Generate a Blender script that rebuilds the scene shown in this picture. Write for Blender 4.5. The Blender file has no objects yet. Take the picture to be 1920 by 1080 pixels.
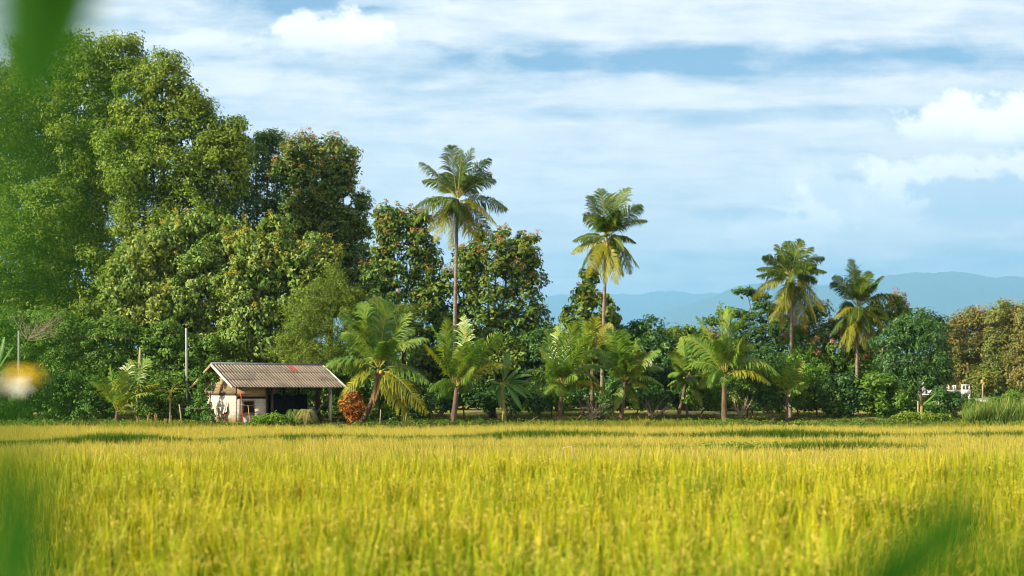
import bpy, math, random
import numpy as np
from mathutils import Vector, Matrix
R = math.radians
scene = bpy.context.scene
COL = scene.collection

# ------------------------------------------------------------------ camera
F, HY, CX, CAMZ = 2666.7, 736.0, 960.0, 2.0          # 50 mm lens on a 36 mm sensor, horizon line, eye height
cam_d = bpy.data.cameras.new("camera")
cam = bpy.data.objects.new("camera", cam_d); COL.objects.link(cam)
cam.location = (0, 0, CAMZ); cam.rotation_euler = (R(90), 0, 0)
cam_d.lens = 50; cam_d.sensor_width = 36
cam_d.shift_y = (HY - 540.0) / 1920.0
cam_d.clip_start = 0.02; cam_d.clip_end = 90000
cam_d.dof.use_dof = True; cam_d.dof.focus_distance = 92; cam_d.dof.aperture_fstop = 1.5
scene.camera = cam
scene.cycles.filter_width = 1.0; scene.cycles.max_bounces = 6; scene.cycles.diffuse_bounces = 3; scene.cycles.glossy_bounces = 2
scene.cycles.transmission_bounces = 3; scene.cycles.volume_bounces = 1; scene.cycles.transparent_max_bounces = 8
scene.view_settings.view_transform = 'Standard'; scene.view_settings.look = 'None'
scene.view_settings.exposure = 1.12; scene.view_settings.gamma = 1

# ------------------------------------------------------------------ sun and sky
SUN = Vector((-0.82, -0.36, 0.46)).normalized()       # towards the sun
sun_d = bpy.data.lights.new("sun", 'SUN'); sun_d.energy = 5.0; sun_d.angle = R(0.5); sun_d.color = (1.0, 0.90, 0.66)
sun = bpy.data.objects.new("sun", sun_d); COL.objects.link(sun)
sun.rotation_euler = SUN.to_track_quat('Z', 'Y').to_euler(); sun.location = (-50, -30, 60)
ELEV = math.asin(SUN.z); AZ = math.atan2(SUN.x, SUN.y)

world = bpy.data.worlds.new("World"); scene.world = world; world.use_nodes = True
NT = world.node_tree; NT.nodes.clear()
class G:
    """small node-graph writer"""
    def __init__(s, nt): s.nt = nt
    def n(s, t, **k):
        nd = s.nt.nodes.new(t)
        for a, b in k.items(): setattr(nd, a, b)
        return nd
    def link(s, a, b): s.nt.links.new(a, b)
    def put(s, sock, v):
        if isinstance(v, bpy.types.NodeSocket): s.link(v, sock)
        elif v is not None: sock.default_value = v
    def m(s, op, a, b=None, c=None, clamp=False):
        nd = s.n('ShaderNodeMath', operation=op, use_clamp=clamp)
        s.put(nd.inputs[0], a)
        if b is not None: s.put(nd.inputs[1], b)
        if c is not None: s.put(nd.inputs[2], c)
        return nd.outputs[0]
    def mix(s, f, a, b, blend='MIX'):
        nd = s.n('ShaderNodeMix', data_type='RGBA', blend_type=blend)
        s.put(nd.inputs[0], f)
        for k, v in ((6, a), (7, b)):
            if isinstance(v, (tuple, list)) and len(v) == 3: v = (*v, 1)
            s.put(nd.inputs[k], v)
        return nd.outputs[2]
    def rng(s, v, a, b, c=0.0, d=1.0, smooth=True):
        nd = s.n('ShaderNodeMapRange', interpolation_type='SMOOTHSTEP' if smooth else 'LINEAR')
        for k, x in zip((0, 1, 2, 3, 4), (v, a, b, c, d)): s.put(nd.inputs[k], x)
        return nd.outputs[0]
    def noise(s, vec, scale, detail=4, rough=0.55, dist=0.0):
        nd = s.n('ShaderNodeTexNoise'); s.put(nd.inputs['Vector'], vec)
        nd.inputs['Scale'].default_value = scale; nd.inputs['Detail'].default_value = detail
        nd.inputs['Roughness'].default_value = rough; nd.inputs['Distortion'].default_value = dist
        return nd.outputs['Fac']
    def comb(s, x, y, z=0.0):
        nd = s.n('ShaderNodeCombineXYZ')
        for k, v in enumerate((x, y, z)): s.put(nd.inputs[k], v)
        return nd.outputs[0]
    def ramp(s, f, stops, interp='LINEAR'):
        nd = s.n('ShaderNodeValToRGB'); s.put(nd.inputs[0], f); cr = nd.color_ramp; cr.interpolation = interp
        while len(cr.elements) < len(stops): cr.elements.new(0.5)
        for e, (p, c) in zip(cr.elements, stops): e.position = p; e.color = (*c, 1)
        return nd.outputs[0]
g = G(NT)
sky = g.n('ShaderNodeTexSky', sky_type='NISHITA'); sky.sun_disc = False
sky.sun_elevation = ELEV; sky.sun_rotation = AZ % (2 * math.pi); sky.air_density = 1.0; sky.dust_density = 0.6; sky.ozone_density = 2.0
tc = g.n('ShaderNodeTexCoord'); sp = g.n('ShaderNodeSeparateXYZ'); g.link(tc.outputs['Generated'], sp.inputs[0])
yy = g.m('MAXIMUM', sp.outputs[1], 0.22)
U = g.m('MULTIPLY_ADD', g.m('DIVIDE', sp.outputs[0], yy), 2.6667, 0.96)      # azimuth and height of the view of the sky
V = g.m('MULTIPLY_ADD', g.m('DIVIDE', sp.outputs[2], yy), -2.6667, 0.736)
nz_big = g.noise(g.comb(g.m('MULTIPLY', U, 1.0), g.m('MULTIPLY', V, 4.6), 3.1), 2.3, 7, 0.55, 0.3)
nz_fine = g.noise(g.comb(U, g.m('MULTIPLY', V, 2.2), 7.7), 7.0, 8, 0.62, 0.15)
nz_puff = g.noise(g.comb(U, g.m('MULTIPLY', V, 1.25), 1.3), 13.0, 8, 0.60)
def blob(cx, cy, rx, ry, nz=None, amp=0.9, lo=1.15, hi=0.45):
    du = g.m('DIVIDE', g.m('SUBTRACT', U, cx), rx); dv = g.m('DIVIDE', g.m('SUBTRACT', V, cy), ry)
    d = g.m('SQRT', g.m('ADD', g.m('MULTIPLY', du, du), g.m('MULTIPLY', dv, dv)))
    if nz is not None: d = g.m('ADD', d, g.m('MULTIPLY', g.m('SUBTRACT', nz, 0.5), amp))
    return g.rng(d, lo, hi)
cover = g.rng(nz_big, 0.34, 0.58, 0.60, 1.05)
cover = g.m('ADD', cover, g.m('MULTIPLY', g.m('SUBTRACT', nz_fine, 0.5), 0.35))
for (cx, cy, rx, ry, a) in ((1.50, .112, .62, .042, .85), (.76, .125, .30, .055, .55), (1.45, .212, .42, .026, .42), (.62, .0, .24, .03, .85),
                            (1.78, .475, .45, .05, .30), (1.22, .490, .45, .030, .35), (.45, .03, .2, .04, .3), (1.0, .19, .3, .03, .18), (1.7, .34, .3, .035, .25)):
    cover = g.m('SUBTRACT', cover, g.m('MULTIPLY', blob(cx, cy, rx, ry, nz_fine, 1.1, 1.25, .1), a))
for (cx, cy, rx, ry, a) in ((1.28, .025, .7, .055, .35), (1.1, .185, .42, .030, .35), (.95, .29, .9, .07, .45), (1.05, .37, .7, .07, .45), (1.45, .36, .4, .07, .35), (1.5, .44, .55, .05, .35), (1.1, .455, .25, .035, .3)):
    cover = g.m('ADD', cover, g.m('MULTIPLY', blob(cx, cy, rx, ry, nz_fine, 1.0, 1.25, .2), a))
nz_l2 = g.noise(g.comb(g.m('MULTIPLY', U, .8), g.m('MULTIPLY', V, 6.0), 9.5), 4.0, 8, 0.6, 0.4)
cover = g.m('ADD', cover, g.m('MULTIPLY', g.m('SUBTRACT', nz_l2, 0.50), 1.1))
cover = g.m('MINIMUM', g.m('MAXIMUM', cover, 0.10), 0.97)
nz_lay = g.noise(g.comb(g.m('MULTIPLY', U, .9), g.m('MULTIPLY', V, 7.0), 5.5), 5.0, 9, 0.64, 0.35)
veil = g.ramp(g.m('ADD', g.m('MULTIPLY', nz_fine, .45), g.m('MULTIPLY', nz_lay, .55)), ((0.32, (9.0, 9.6, 10.2)), (0.44, (11.4, 11.4, 11.4)), (0.53, (13.4, 12.9, 12.5)), (0.66, (15.2, 14.5, 13.9))))
col = g.mix(cover, g.mix(0.35, g.mix(1.0, sky.outputs[0], (1.0, 1.15, 1.25), 'MULTIPLY'), (2.2, 5.6, 9.4)), veil)
def cumulus(col, cx, cy, rx, ry, strength, white, base_v, soft):
    msk = blob(cx, cy, rx, ry, nz_puff, 2.6, 1.17, 0.72)
    fade = g.rng(V, base_v, base_v - soft)              # flat base melts into the veil
    f = g.m('MULTIPLY', g.m('MULTIPLY', msk, fade), strength)
    return g.mix(f, col, white)
W1, W2 = (19.5, 18.0, 16.8), (15.4, 14.8, 14.1)
col = cumulus(col, 1.62, .385, .17, .080, .75, W2, .48, .16)
col = cumulus(col, 1.80, .355, .22, .070, .75, W1, .44, .13)
col = cumulus(col, 1.86, .385, .17, .050, .75, (7.4, 9.0, 10.4), .47, .08)
col = cumulus(col, 1.48, .425,   .12, .05, .6, W1, .49, .10)
col = cumulus(col, 1.79, .240, .115, .058, 1.0, W1, .290, .075)
col = cumulus(col, 1.93, .235, .115, .062, 1.0, W1, .290, .075)
col = cumulus(col, .61, .070, .115, .047, .75, W1, .112, .065)
col = cumulus(col, .38, .085, .07, .035, .55, W2, .12, .05)
col = cumulus(col, .74, .004, .10, .012, .5, W2, .03, .03)
col = cumulus(col, 1.40, .402, .10, .016, .6, (7.2, 8.8, 10.2), .43, .03)
bg = g.n('ShaderNodeBackground'); g.link(col, bg.inputs[0]); bg.inputs[1].default_value = 0.0425
wo = g.n('ShaderNodeOutputWorld'); g.link(bg.outputs[0], wo.inputs[0])

# ------------------------------------------------------------------ helpers
def P(px, py, Y): return np.array([(px - CX) / F * Y, Y, CAMZ + (HY - py) / F * Y])
def nrm(a): return a / np.maximum(np.linalg.norm(a, axis=-1, keepdims=True), 1e-9)
def smooth(a, b, x):
    t = np.clip((x - a) / (b - a), 0, 1); return t * t * (3 - 2 * t)

def mesh_np(name, verts, faces_list, mat, parent=None, smooth_shade=False):
    """verts Nx3; faces_list = arrays (M,k) of any k"""
    me = bpy.data.meshes.new(name)
    verts = np.asarray(verts, np.float32)
    me.vertices.add(len(verts)); me.vertices.foreach_set('co', verts.ravel())
    fl = [np.asarray(f, np.int32) for f in faces_list if len(f)]
    loops = np.concatenate([f.ravel() for f in fl]); tot = np.concatenate([np.full(len(f), f.shape[1], np.int32) for f in fl])
    start = np.concatenate([[0], np.cumsum(tot)[:-1]]).astype(np.int32)
    me.loops.add(len(loops)); me.loops.foreach_set('vertex_index', loops)
    me.polygons.add(len(tot)); me.polygons.foreach_set('loop_start', start); me.polygons.foreach_set('loop_total', tot)
    if smooth_shade: me.polygons.foreach_set('use_smooth', np.ones(len(tot), bool))
    me.update(calc_edges=True); me.validate()
    me.materials.append(mat)
    o = bpy.data.objects.new(name, me); COL.objects.link(o)
    if parent is not None: o.parent = parent
    return o
class MB:
    """collects pieces of geometry into one mesh"""
    def __init__(s): s.v = []; s.q = []; s.t = []; s.n = 0
    def add(s, v, q=None, t=None):
        v = np.asarray(v, float).reshape(-1, 3)
        if q is not None and len(q): s.q.append(np.asarray(q) + s.n)
        if t is not None and len(t): s.t.append(np.asarray(t) + s.n)
        s.v.append(v); s.n += len(v)
    def box(s, a, b, M=None):
        (x0, y0, z0), (x1, y1, z1) = a, b
        v = np.array([(x0,y0,z0),(x1,y0,z0),(x1,y1,z0),(x0,y1,z0),(x0,y0,z1),(x1,y0,z1),(x1,y1,z1),(x0,y1,z1)], float)
        if M is not None: v = np.array([(M @ Vector(p))[:] for p in v])
        s.add(v, [(0,3,2,1),(4,5,6,7),(0,1,5,4),(1,2,6,5),(2,3,7,6),(3,0,4,7)])
    def beam(s, a, b, w, h):
        a, b = np.array(a, float), np.array(b, float); d = nrm(b - a)
        side = np.cross(d, (0, 0, 1.0)); side = nrm(side) if np.linalg.norm(side) > 1e-3 else np.array([1.0, 0, 0])
        up = np.cross(side, d); v = []
        for p in (a, b):
            for sx, sz in ((-1,-1),(1,-1),(1,1),(-1,1)): v.append(p + side * sx * w / 2 + up * sz * h / 2)
        s.add(v, [(0,1,2,3),(7,6,5,4),(0,4,5,1),(1,5,6,2),(2,6,7,3),(3,7,4,0)])
    def tube(s, pts, rad, sides=7, cap=True):
        pts = np.asarray(pts, float); n = len(pts); rad = np.broadcast_to(rad, (n,)).astype(float)
        d = np.gradient(pts, axis=0); d = nrm(d)
        ref = np.array([0.0, 1.0, 0.0]) if abs(d[0][1]) < 0.9 else np.array([1.0, 0, 0])
        a = nrm(np.cross(d, ref)); b = np.cross(d, a)
        th = np.linspace(0, 2 * math.pi, sides, endpoint=False)
        ring = pts[:, None] + rad[:, None, None] * (a[:, None] * np.cos(th)[None, :, None] + b[:, None] * np.sin(th)[None, :, None])
        v = ring.reshape(-1, 3); i = np.arange(n - 1)[:, None] * sides; j = np.arange(sides)[None]; k = (j + 1) % sides
        q = np.stack([i + j, i + k, i + k + sides, i + j + sides], -1).reshape(-1, 4)
        t = []
        if cap:
            v = np.vstack([v, pts[:1], pts[-1:]]); c0, c1 = n * sides, n * sides + 1
            t = [(c0, (x + 1) % sides, x) for x in range(sides)] + [(c1, (n-1)*sides + x, (n-1)*sides + (x+1) % sides) for x in range(sides)]
        s.add(v, q, t)
    def build(s, name, mat, parent=None, sm=False):
        return mesh_np(name, np.vstack(s.v), [np.vstack(s.q) if s.q else [], np.vstack(s.t) if s.t else []], mat, parent, sm)
def tag(o, label=None, cat=None, group=None, kind=None):
    if label: o['label'] = label
    if cat: o['category'] = cat
    if group: o['group'] = group
    if kind: o['kind'] = kind
    return o
def empty(name, loc, label, cat, group=None, rz=0.0):
    o = bpy.data.objects.new(name, None); COL.objects.link(o); o.location = [float(c) for c in loc]; o.rotation_euler = (0, 0, rz)
    o.empty_display_size = 0.3
    return tag(o, label, cat, group)
def local(v, root):
    return np.asarray(v, float) - np.array(root.location[:])
def bez(p0, p1, p2, n):
    t = np.linspace(0, 1, n)[:, None]; return (1-t)**2 * p0 + 2*t*(1-t) * p1 + t*t * p2

# ------------------------------------------------------------------ materials
def newmat(name):
    m = bpy.data.materials.new(name); m.use_nodes = True; m.node_tree.nodes.clear(); return m, G(m.node_tree)
def out(g, sh):
    o = g.n('ShaderNodeOutputMaterial'); g.link(sh, o.inputs[0])
def principled(g, col, rough=0.8, spec=0.3, bump=None, bstr=0.3, metal=0.0):
    p = g.n('ShaderNodeBsdfPrincipled')
    if isinstance(col, tuple): col = (*col, 1) if len(col) == 3 else col
    g.put(p.inputs['Base Color'], col); g.put(p.inputs['Roughness'], rough)
    p.inputs['Specular IOR Level'].default_value = spec; p.inputs['Metallic'].default_value = metal
    if bump is not None:
        b = g.n('ShaderNodeBump'); b.inputs['Strength'].default_value = bstr; g.link(bump, b.inputs['Height']); g.link(b.outputs[0], p.inputs['Normal'])
    return p.outputs[0]
def leafmat(name, cols, tone=None, transl=0.32, rough=0.5, nscale=0.35, tone_amt=0.6, spec=0.16):
    """colour differs leaf by leaf (random per leaf) and sprig by sprig (position noise)"""
    m, g = newmat(name)
    geo = g.n('ShaderNodeNewGeometry')
    st = [(i / max(1, len(cols) - 1), c) for i, c in enumerate(cols)]
    c = g.ramp(geo.outputs['Random Per Island'], st)
    if tone is not None:
        nz = g.noise(geo.outputs['Position'], nscale, 3, 0.6)
        c = g.mix(g.m('MULTIPLY', g.rng(nz, 0.45, 0.62), tone_amt), c, g.mix(geo.outputs['Random Per Island'], tone, tuple(x * 1.35 for x in tone)))
    p = principled(g, c, rough, spec)
    t = g.n('ShaderNodeBsdfTranslucent'); g.link(g.mix(1.0, c, (1.25, 1.35, 0.75), 'MULTIPLY'), t.inputs[0])
    mx = g.n('ShaderNodeMixShader'); mx.inputs[0].default_value = transl; g.link(p, mx.inputs[1]); g.link(t.outputs[0], mx.inputs[2])
    out(g, mx.outputs[0]); return m
def plain(name, c1, c2, scale=6.0, rough=0.8, spec=0.2, bump=0.2, stretch=(1, 1, 1), detail=5):
    m, g = newmat(name); tcn = g.n('ShaderNodeTexCoord'); mp = g.n('ShaderNodeMapping'); g.link(tcn.outputs['Object'], mp.inputs[0])
    mp.inputs['Scale'].default_value = stretch
    nz = g.noise(mp.outputs[0], scale, detail, 0.6)
    out(g, principled(g, g.ramp(nz, ((0.32, c1), (0.68, c2))), rough, spec, nz, bump)); return m
M = {}
M['giant'] = leafmat('giant_leaves', [(.06,.12,.010),(.10,.18,.015),(.16,.24,.022),(.24,.29,.035)], (.22,.27,.03))
M['olive'] = leafmat('olive_leaves', [(.05,.10,.012),(.09,.165,.016),(.15,.24,.022),(.25,.32,.035)], (.20,.25,.03))
M['dark'] = leafmat('dark_leaves', [(.045,.11,.028),(.07,.15,.034),(.11,.20,.04),(.17,.25,.05)], (.10,.17,.035), .22)
M['teak'] = leafmat('teak_leaves', [(.07,.14,.03),(.12,.21,.04),(.19,.28,.055),(.28,.33,.08)], (.22,.25,.05), .3)
M['teakdark'] = leafmat('teak_dark_leaves', [(.03,.08,.018),(.06,.13,.024),(.11,.19,.03),(.22,.24,.04)], (.14,.17,.03), .26, tone_amt=.35)
M['bamboo'] = leafmat('fine_leaves', [(.08,.14,.016),(.12,.19,.022),(.16,.23,.03),(.22,.27,.045)], (.17,.22,.03), .35)
M['mango'] = leafmat('mango_leaves', [(.022,.07,.014),(.04,.11,.02),(.065,.15,.026),(.11,.20,.035)], (.04,.10,.025), .2, .42, spec=.25)
M['bush'] = leafmat('bush_leaves', [(.05,.115,.015),(.08,.16,.022),(.12,.21,.03),(.18,.26,.045)], (.10,.20,.025), .33)
M['lime'] = leafmat('lime_leaves', [(.09,.18,.02),(.13,.23,.028),(.18,.28,.035)], (.2,.27,.03), .38)
M['rain'] = leafmat('raintree_leaves', [(.025,.075,.025),(.045,.105,.03),(.09,.17,.04)], (.08,.15,.03), .25)
M['far'] = leafmat('far_leaves', [(.08,.10,.025),(.14,.14,.03),(.21,.18,.045),(.28,.20,.07)], (.10,.15,.03), .25, nscale=.18)
M['brown'] = leafmat('seed_panicles', [(.26,.16,.05),(.38,.25,.08),(.50,.36,.13)], None, .25, .8)
M['yellowf'] = leafmat('yellow_panicles', [(.34,.28,.05),(.44,.36,.07),(.42,.30,.07)], None, .3, .8)
M['pink'] = leafmat('pink_blossoms', [(.42,.18,.10),(.52,.30,.18),(.38,.11,.09)], None, .3, .7)
M['croton'] = leafmat('croton_leaves', [(.07,.11,.015),(.24,.04,.012),(.48,.11,.015),(.55,.25,.04),(.12,.03,.012),(.06,.09,.015)], None, .3)
M['vine'] = leafmat('vine_leaves', [(.04,.11,.015),(.07,.16,.02),(.10,.20,.03)], None, .3)
M['frond'] = leafmat('frond_leaflets', [(.03,.07,.010),(.06,.11,.013),(.12,.17,.018)], (.14,.19,.02), .34, .45, .9, .5, .2)
M['frondy'] = leafmat('old_frond_leaflets', [(.15,.17,.012),(.26,.26,.014),(.38,.32,.016)], (.08,.11,.014), .36, .45, .9, .5, .2)
M['frondg'] = leafmat('young_frond_leaflets', [(.06,.15,.02),(.11,.21,.026),(.19,.29,.035)], (.28,.31,.04), .36, .40, .8, .5, .4)
M['frondd'] = leafmat('dead_frond_leaflets', [(.30,.18,.08),(.42,.27,.13)], None, .2, .8)
M['rachis'] = plain('frond_midrib', (.20,.19,.03), (.32,.27,.05), 3, .5)
M['rachisd'] = plain('dead_midrib', (.30,.18,.08), (.42,.28,.13), 3, .7)
M['nut'] = plain('coconut_husk', (.30,.28,.04), (.42,.30,.05), 5, .5)
M['bark'] = plain('grey_brown_bark', (.075,.05,.035), (.17,.12,.085), 3.5, .9, .1, .6, (1, 1, .35))
M['palmbark'] = plain('palm_bark', (.12,.09,.07), (.26,.21,.17), 2.2, .85, .1, .5, (1, 1, 4))
M['twig'] = plain('bleached_twigs', (.22,.17,.12), (.38,.31,.24), 4, .9)
M['banana'] = leafmat('banana_leaf', [(.05,.15,.03),(.07,.19,.035),(.10,.23,.04)], None, .35, .35, spec=.5)
M['bstem'] = plain('banana_stem', (.14,.15,.04), (.28,.20,.08), 4, .7)
M['concrete'] = plain('pale_concrete', (.22,.22,.23), (.34,.33,.33), 2.5, .9, .15, .2)
M['wood'] = plain('weathered_wood', (.20,.135,.085), (.36,.26,.17), 3, .85, .15, .4, (1, 1, .2))
M['woodd'] = plain('dark_post_wood', (.045,.028,.02), (.10,.06,.04), 3, .85, .15, .4, (1, 1, .2))
M['whitewood'] = plain('pale_painted_board', (.52,.47,.42), (.68,.63,.58), 5, .75, .2, .2)
M['red'] = plain('red_paint', (.50,.07,.06), (.62,.11,.09), 6, .6)
M['redroof'] = plain('red_sheet', (.24,.045,.035), (.34,.09,.065), 6, .6)
M['net'] = plain('black_shade_net', (.006,.007,.010), (.018,.02,.024), 14, .95, .05, .2)
M['white'] = plain('white_plaster', (.46,.46,.47), (.62,.62,.62), 1.5, .8, .2, .1)
M['blue'] = plain('faded_blue_plastic', (.05,.08,.17), (.09,.13,.25), 4, .5)
M['gapshade'] = plain('painted_gap_shade', (.008,.008,.010), (.02,.018,.02), 3, .9)  # near-black colour standing for the shade in the wall gap
M['terra'] = plain('pale_pink_plastic', (.50,.30,.22), (.60,.40,.30), 3, .5)
M['strawm'] = plain('dry_straw', (.34,.24,.09), (.52,.38,.15), 8, .9)

# ------------------------------------------------------------------ ground
def bund_y(x, which):
    if which == 0: return np.interp(x, [-60, -19, -4, 8, 60], [47, 54.5, 61, 62.5, 64]) + 0.35 * np.sin(x * .33)
    if which == 1: return np.interp(x, [-60, -3, 40], [56, 51.5, 51.0]) + 0.3 * np.sin(x * .4 + 1)
    return 40.5 + 0.4 * np.sin(x * .21)
def gz(x, y):
    x = np.asarray(x, float); y = np.asarray(y, float)
    z = -0.6 + 0.62 * smooth(80.5, 85.5, y + 0.8 * np.sin(x * .22))
    z = z + 0.62 * (1 - smooth(25.2, 27.5, y + .3 * np.sin(x * .5)))
    z = z + 0.50 * np.exp(-((y - bund_y(x, 0)) / 0.75) ** 2)
    z = z + 0.34 * np.exp(-((y - bund_y(x, 1)) / 0.6) ** 2) * smooth(-8, 0, x)
    z = z + smooth(84, 95, y) * (0.12 + 0.10 * np.sin(x * .35 + y * .11) + 0.06 * np.sin(x * 1.1) * np.sin(y * .7))
    z = z + 0.42 * np.exp(-((x - 22) / 3.2) ** 2 - ((y - 93) / 4.0) ** 2)
    z = z * (1 - smooth(150, 400, y)) + 0.2 * smooth(150, 400, y)
    return z
xs = np.concatenate([[-42000, -17000, -9000, -4000, -1500, -500, -200, -100], np.arange(-70, 70.1, 0.7), [100, 200, 500, 1500, 4000, 9000, 17000, 42000]])
ys = np.concatenate([[-60, -20, 0, 5], np.arange(8, 44, .5), np.arange(44, 110, 0.4), np.arange(112, 200, 4), [250, 400, 800, 1600, 3000, 6000, 12000, 17000, 42000]])
XX, YY = np.meshgrid(xs, ys); ZZ = gz(XX, YY)
nx, ny = len(xs), len(ys); ii = (np.arange(ny - 1)[:, None] * nx + np.arange(nx - 1)[None]).ravel()
m, g = newmat('ground_soil_and_grass'); geo = g.n('ShaderNodeNewGeometry'); pos = geo.outputs['Position']
n1 = g.noise(pos, 0.22, 5, .6); n2 = g.noise(pos, 2.5, 6, .65)
c = g.ramp(n2, ((.3, (.10, .085, .025)), (.5, (.17, .16, .03)), (.7, (.26, .24, .045))))
c2 = g.ramp(n2, ((.3, (.09, .055, .028)), (.7, (.19, .12, .06))))
spg = g.n('ShaderNodeSeparateXYZ'); g.link(pos, spg.inputs[0])
c = g.mix(g.rng(n1, .52, .62), c, c2)
c = g.mix(g.rng(spg.outputs[1], 82.0, 79.0), c, c2)       # bare mud between the rice plants
out(g, principled(g, c, .95, .1, n2, .5))
gr = mesh_np('ground', np.stack([XX, YY, ZZ], -1).reshape(-1, 3), [np.stack([ii, ii + 1, ii + nx + 1, ii + nx], -1)], m, None, True)
tag(gr, kind='structure')

# ------------------------------------------------------------------ mountains in the haze
m_hill = leafmat('forested_slope', [(.03,.06,.025),(.04,.075,.03)], None, 0)
def ridge(name, prof, Y, depth, seed):
    rg = np.random.default_rng(seed)
    px = np.array([p[0] for p in prof], float); py = np.array([p[1] for p in prof], float)
    X = np.linspace(px[0], px[-1], 420); H = np.interp(X, px, py)
    H = H - sum(a * np.sin(X * f + ph) for a, f, ph in zip((1.2, .9, .6, .5), (.045, .11, .27, .61), rg.uniform(0, 6, 4))) - rg.uniform(0, .5, 420)
    hz = (HY - H) / F * Y; wx = (X - CX) / F * Y
    n = 26; t = np.linspace(-1, 1, n); v = []
    for tt in t:
        prof_s = np.maximum(1 - abs(tt) ** 1.15, 0)
        bumps = 1 + (.10 * np.sin(wx / 750 + 5 * tt) + .07 * np.sin(wx / 350 - 9 * tt)) * (1 - prof_s)
        v.append(np.stack([wx, np.full_like(wx, Y + tt * depth), CAMZ + hz * prof_s * bumps - 6], -1))
    v = np.concatenate(v); k = (np.arange(n - 1)[:, None] * 420 + np.arange(419)[None]).ravel()
    return tag(mesh_np(name, v, [np.stack([k, k + 1, k + 421, k + 420], -1)], m_hill, None, True), kind='structure')
ridge('mountain_ridge', [(700,575),(900,560),(1010,552),(1060,549),(1100,553),(1150,547),(1200,549),(1235,543),(1262,541),(1300,545),(1330,546),(1400,550),(1500,570),(1700,600)], 30000, 5700, 1)
ridge('mountain_ridge', [(1000,640),(1100,625),(1190,598),(1240,583),(1300,563),(1350,546),(1370,536),(1400,529),(1440,527),(1500,531),(1560,534),(1620,524),(1660,514),(1700,508),(1750,506),(1795,506),(1830,514),(1860,515),(1890,512),(1930,515),(2050,530),(2300,560)], 23000, 5500, 2)
mh, g = newmat('haze_air')
pv = g.n('ShaderNodeVolumePrincipled'); pv.inputs['Color'].default_value = (.25, .53, .87, 1); pv.inputs['Density'].default_value = 0.000068; pv.inputs['Anisotropy'].default_value = 0.1
o_ = g.n('ShaderNodeOutputMaterial'); g.link(pv.outputs[0], o_.inputs[1])
hb = MB(); hb.box((-43000, -90, -30), (43000, 43000, 2250)); tag(hb.build('haze', mh), kind='stuff')

# ------------------------------------------------------------------ foliage builder
def leaf_cloud(rg, cen, outw, k, rc, L, W, droop=0.2, a=0.9, b=0.5, c=0.9, flat=0.75, bend=.25):
    N = len(cen); n = N * k
    ci = np.repeat(np.arange(N), k)
    u = nrm(rg.normal(size=(n, 3))) * (rg.uniform(0, 1, (n, 1)) ** 0.45)
    u[:, 2] *= flat
    rcs = np.repeat(rc * rg.uniform(.7, 1.3, N), k)[:, None]
    p = cen[ci] + u * rcs
    up = np.array([0, 0, 1.0])
    nn = nrm(outw[ci] * a + up * b + nrm(u) * .5 + rg.normal(size=(n, 3)) * c * .5)
    ax = nrm(np.cross(nn, rg.normal(size=(n, 3)))); ax = nrm(ax + nrm(u) * .5 - up * droop)
    sd = nrm(np.cross(nn, ax)); nn = np.cross(ax, sd)
    l = (L * rg.uniform(.45, 1.45, n))[:, None]; w = (W * rg.uniform(.7, 1.2, n))[:, None]
    p0 = p - ax * l * .35; p2 = p + ax * l * .65 - nn * l * bend
    mid = p + ax * l * .08; p1 = mid + sd * w * .5 + nn * w * .12; p3 = mid - sd * w * .5 + nn * w * .12
    v = np.stack([p0, p1, p2, p3], 1).reshape(-1, 3)
    q = np.arange(n * 4).reshape(-1, 4)
    return v, q
def clumps_on(rg, lobes, dens, back=0.45, reject=0.70, fill=0.12, rough=0.16):
    C, O, T = [], [], []
    for li, (c, r) in enumerate(lobes):
        area = 4 * math.pi * ((r[0]*r[1])**1.6/3 + (r[0]*r[2])**1.6/3 + (r[1]*r[2])**1.6/3) ** (1/1.6)
        n = max(5, int(area * dens))
        d = nrm(rg.normal(size=(n, 3)))
        keep = (d[:, 1] < .35) | (rg.uniform(size=n) < back); d = d[keep]
        keep = (d[:, 2] > -.55) | (rg.uniform(size=len(d)) < .5); d = d[keep]
        ph = rg.uniform(0, 6, 3)
        rr = 1 + rough * np.sin(d[:, 0]*5 + ph[0]) * np.sin(d[:, 2]*6 + ph[1]) + rough * .8 * rg.normal(size=len(d)) * .6 - .04
        sp_ = rg.uniform(size=len(d)) < .07; rr[sp_] *= rg.uniform(1.08, 1.30, sp_.sum()); f = rg.uniform(size=len(d)) < fill; rr[f] = rg.uniform(.35, .8, f.sum())
        p = c + d * r * rr[:, None]
        ok = np.ones(len(p), bool)
        for lj, (c2, r2) in enumerate(lobes):
            if lj != li: ok &= (((p - c2) / r2) ** 2).sum(1) > reject ** 2
        C.append(p[ok]); O.append(nrm(d[ok] / r)); T.append(p[ok][:, 2])
    return np.concatenate(C), np.concatenate(O)
def limbs(mb, rg, base, fork, r0, lobes, C, n_twigs, lean=0.0):
    trunk = bez(base, (base + fork) / 2 + np.array([rg.normal() * .3 + lean, 0, 0]), fork, 9)
    rad = np.linspace(r0, r0 * .62, 9); rad[0] *= 1.35
    mb.tube(trunk, rad, 9)
    for c, r in lobes:
        mid = fork * .45 + c * .55 + rg.normal(size=3) * np.array([.4, .4, .2]) - np.array([0, 0, .12 * np.linalg.norm(c - fork)])
        mb.tube(bez(fork, mid, c + np.array([0, 0, r[2] * .3]), 8), np.linspace(r0 * .36, r0 * .08, 8), 6, False)
        d = np.linalg.norm((C - c) / r, axis=1); near = np.where(d < 1.25)[0]
        if len(near):
            for k in rg.choice(near, min(len(near), n_twigs), replace=False):
                s = c + rg.normal(size=3) * r * .15
                mb.tube(bez(s, (s + C[k]) / 2 + rg.normal(size=3) * .2, C[k], 5), np.linspace(r0 * .11, r0 * .03, 5), 4, False)
DENS = 1.25
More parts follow.
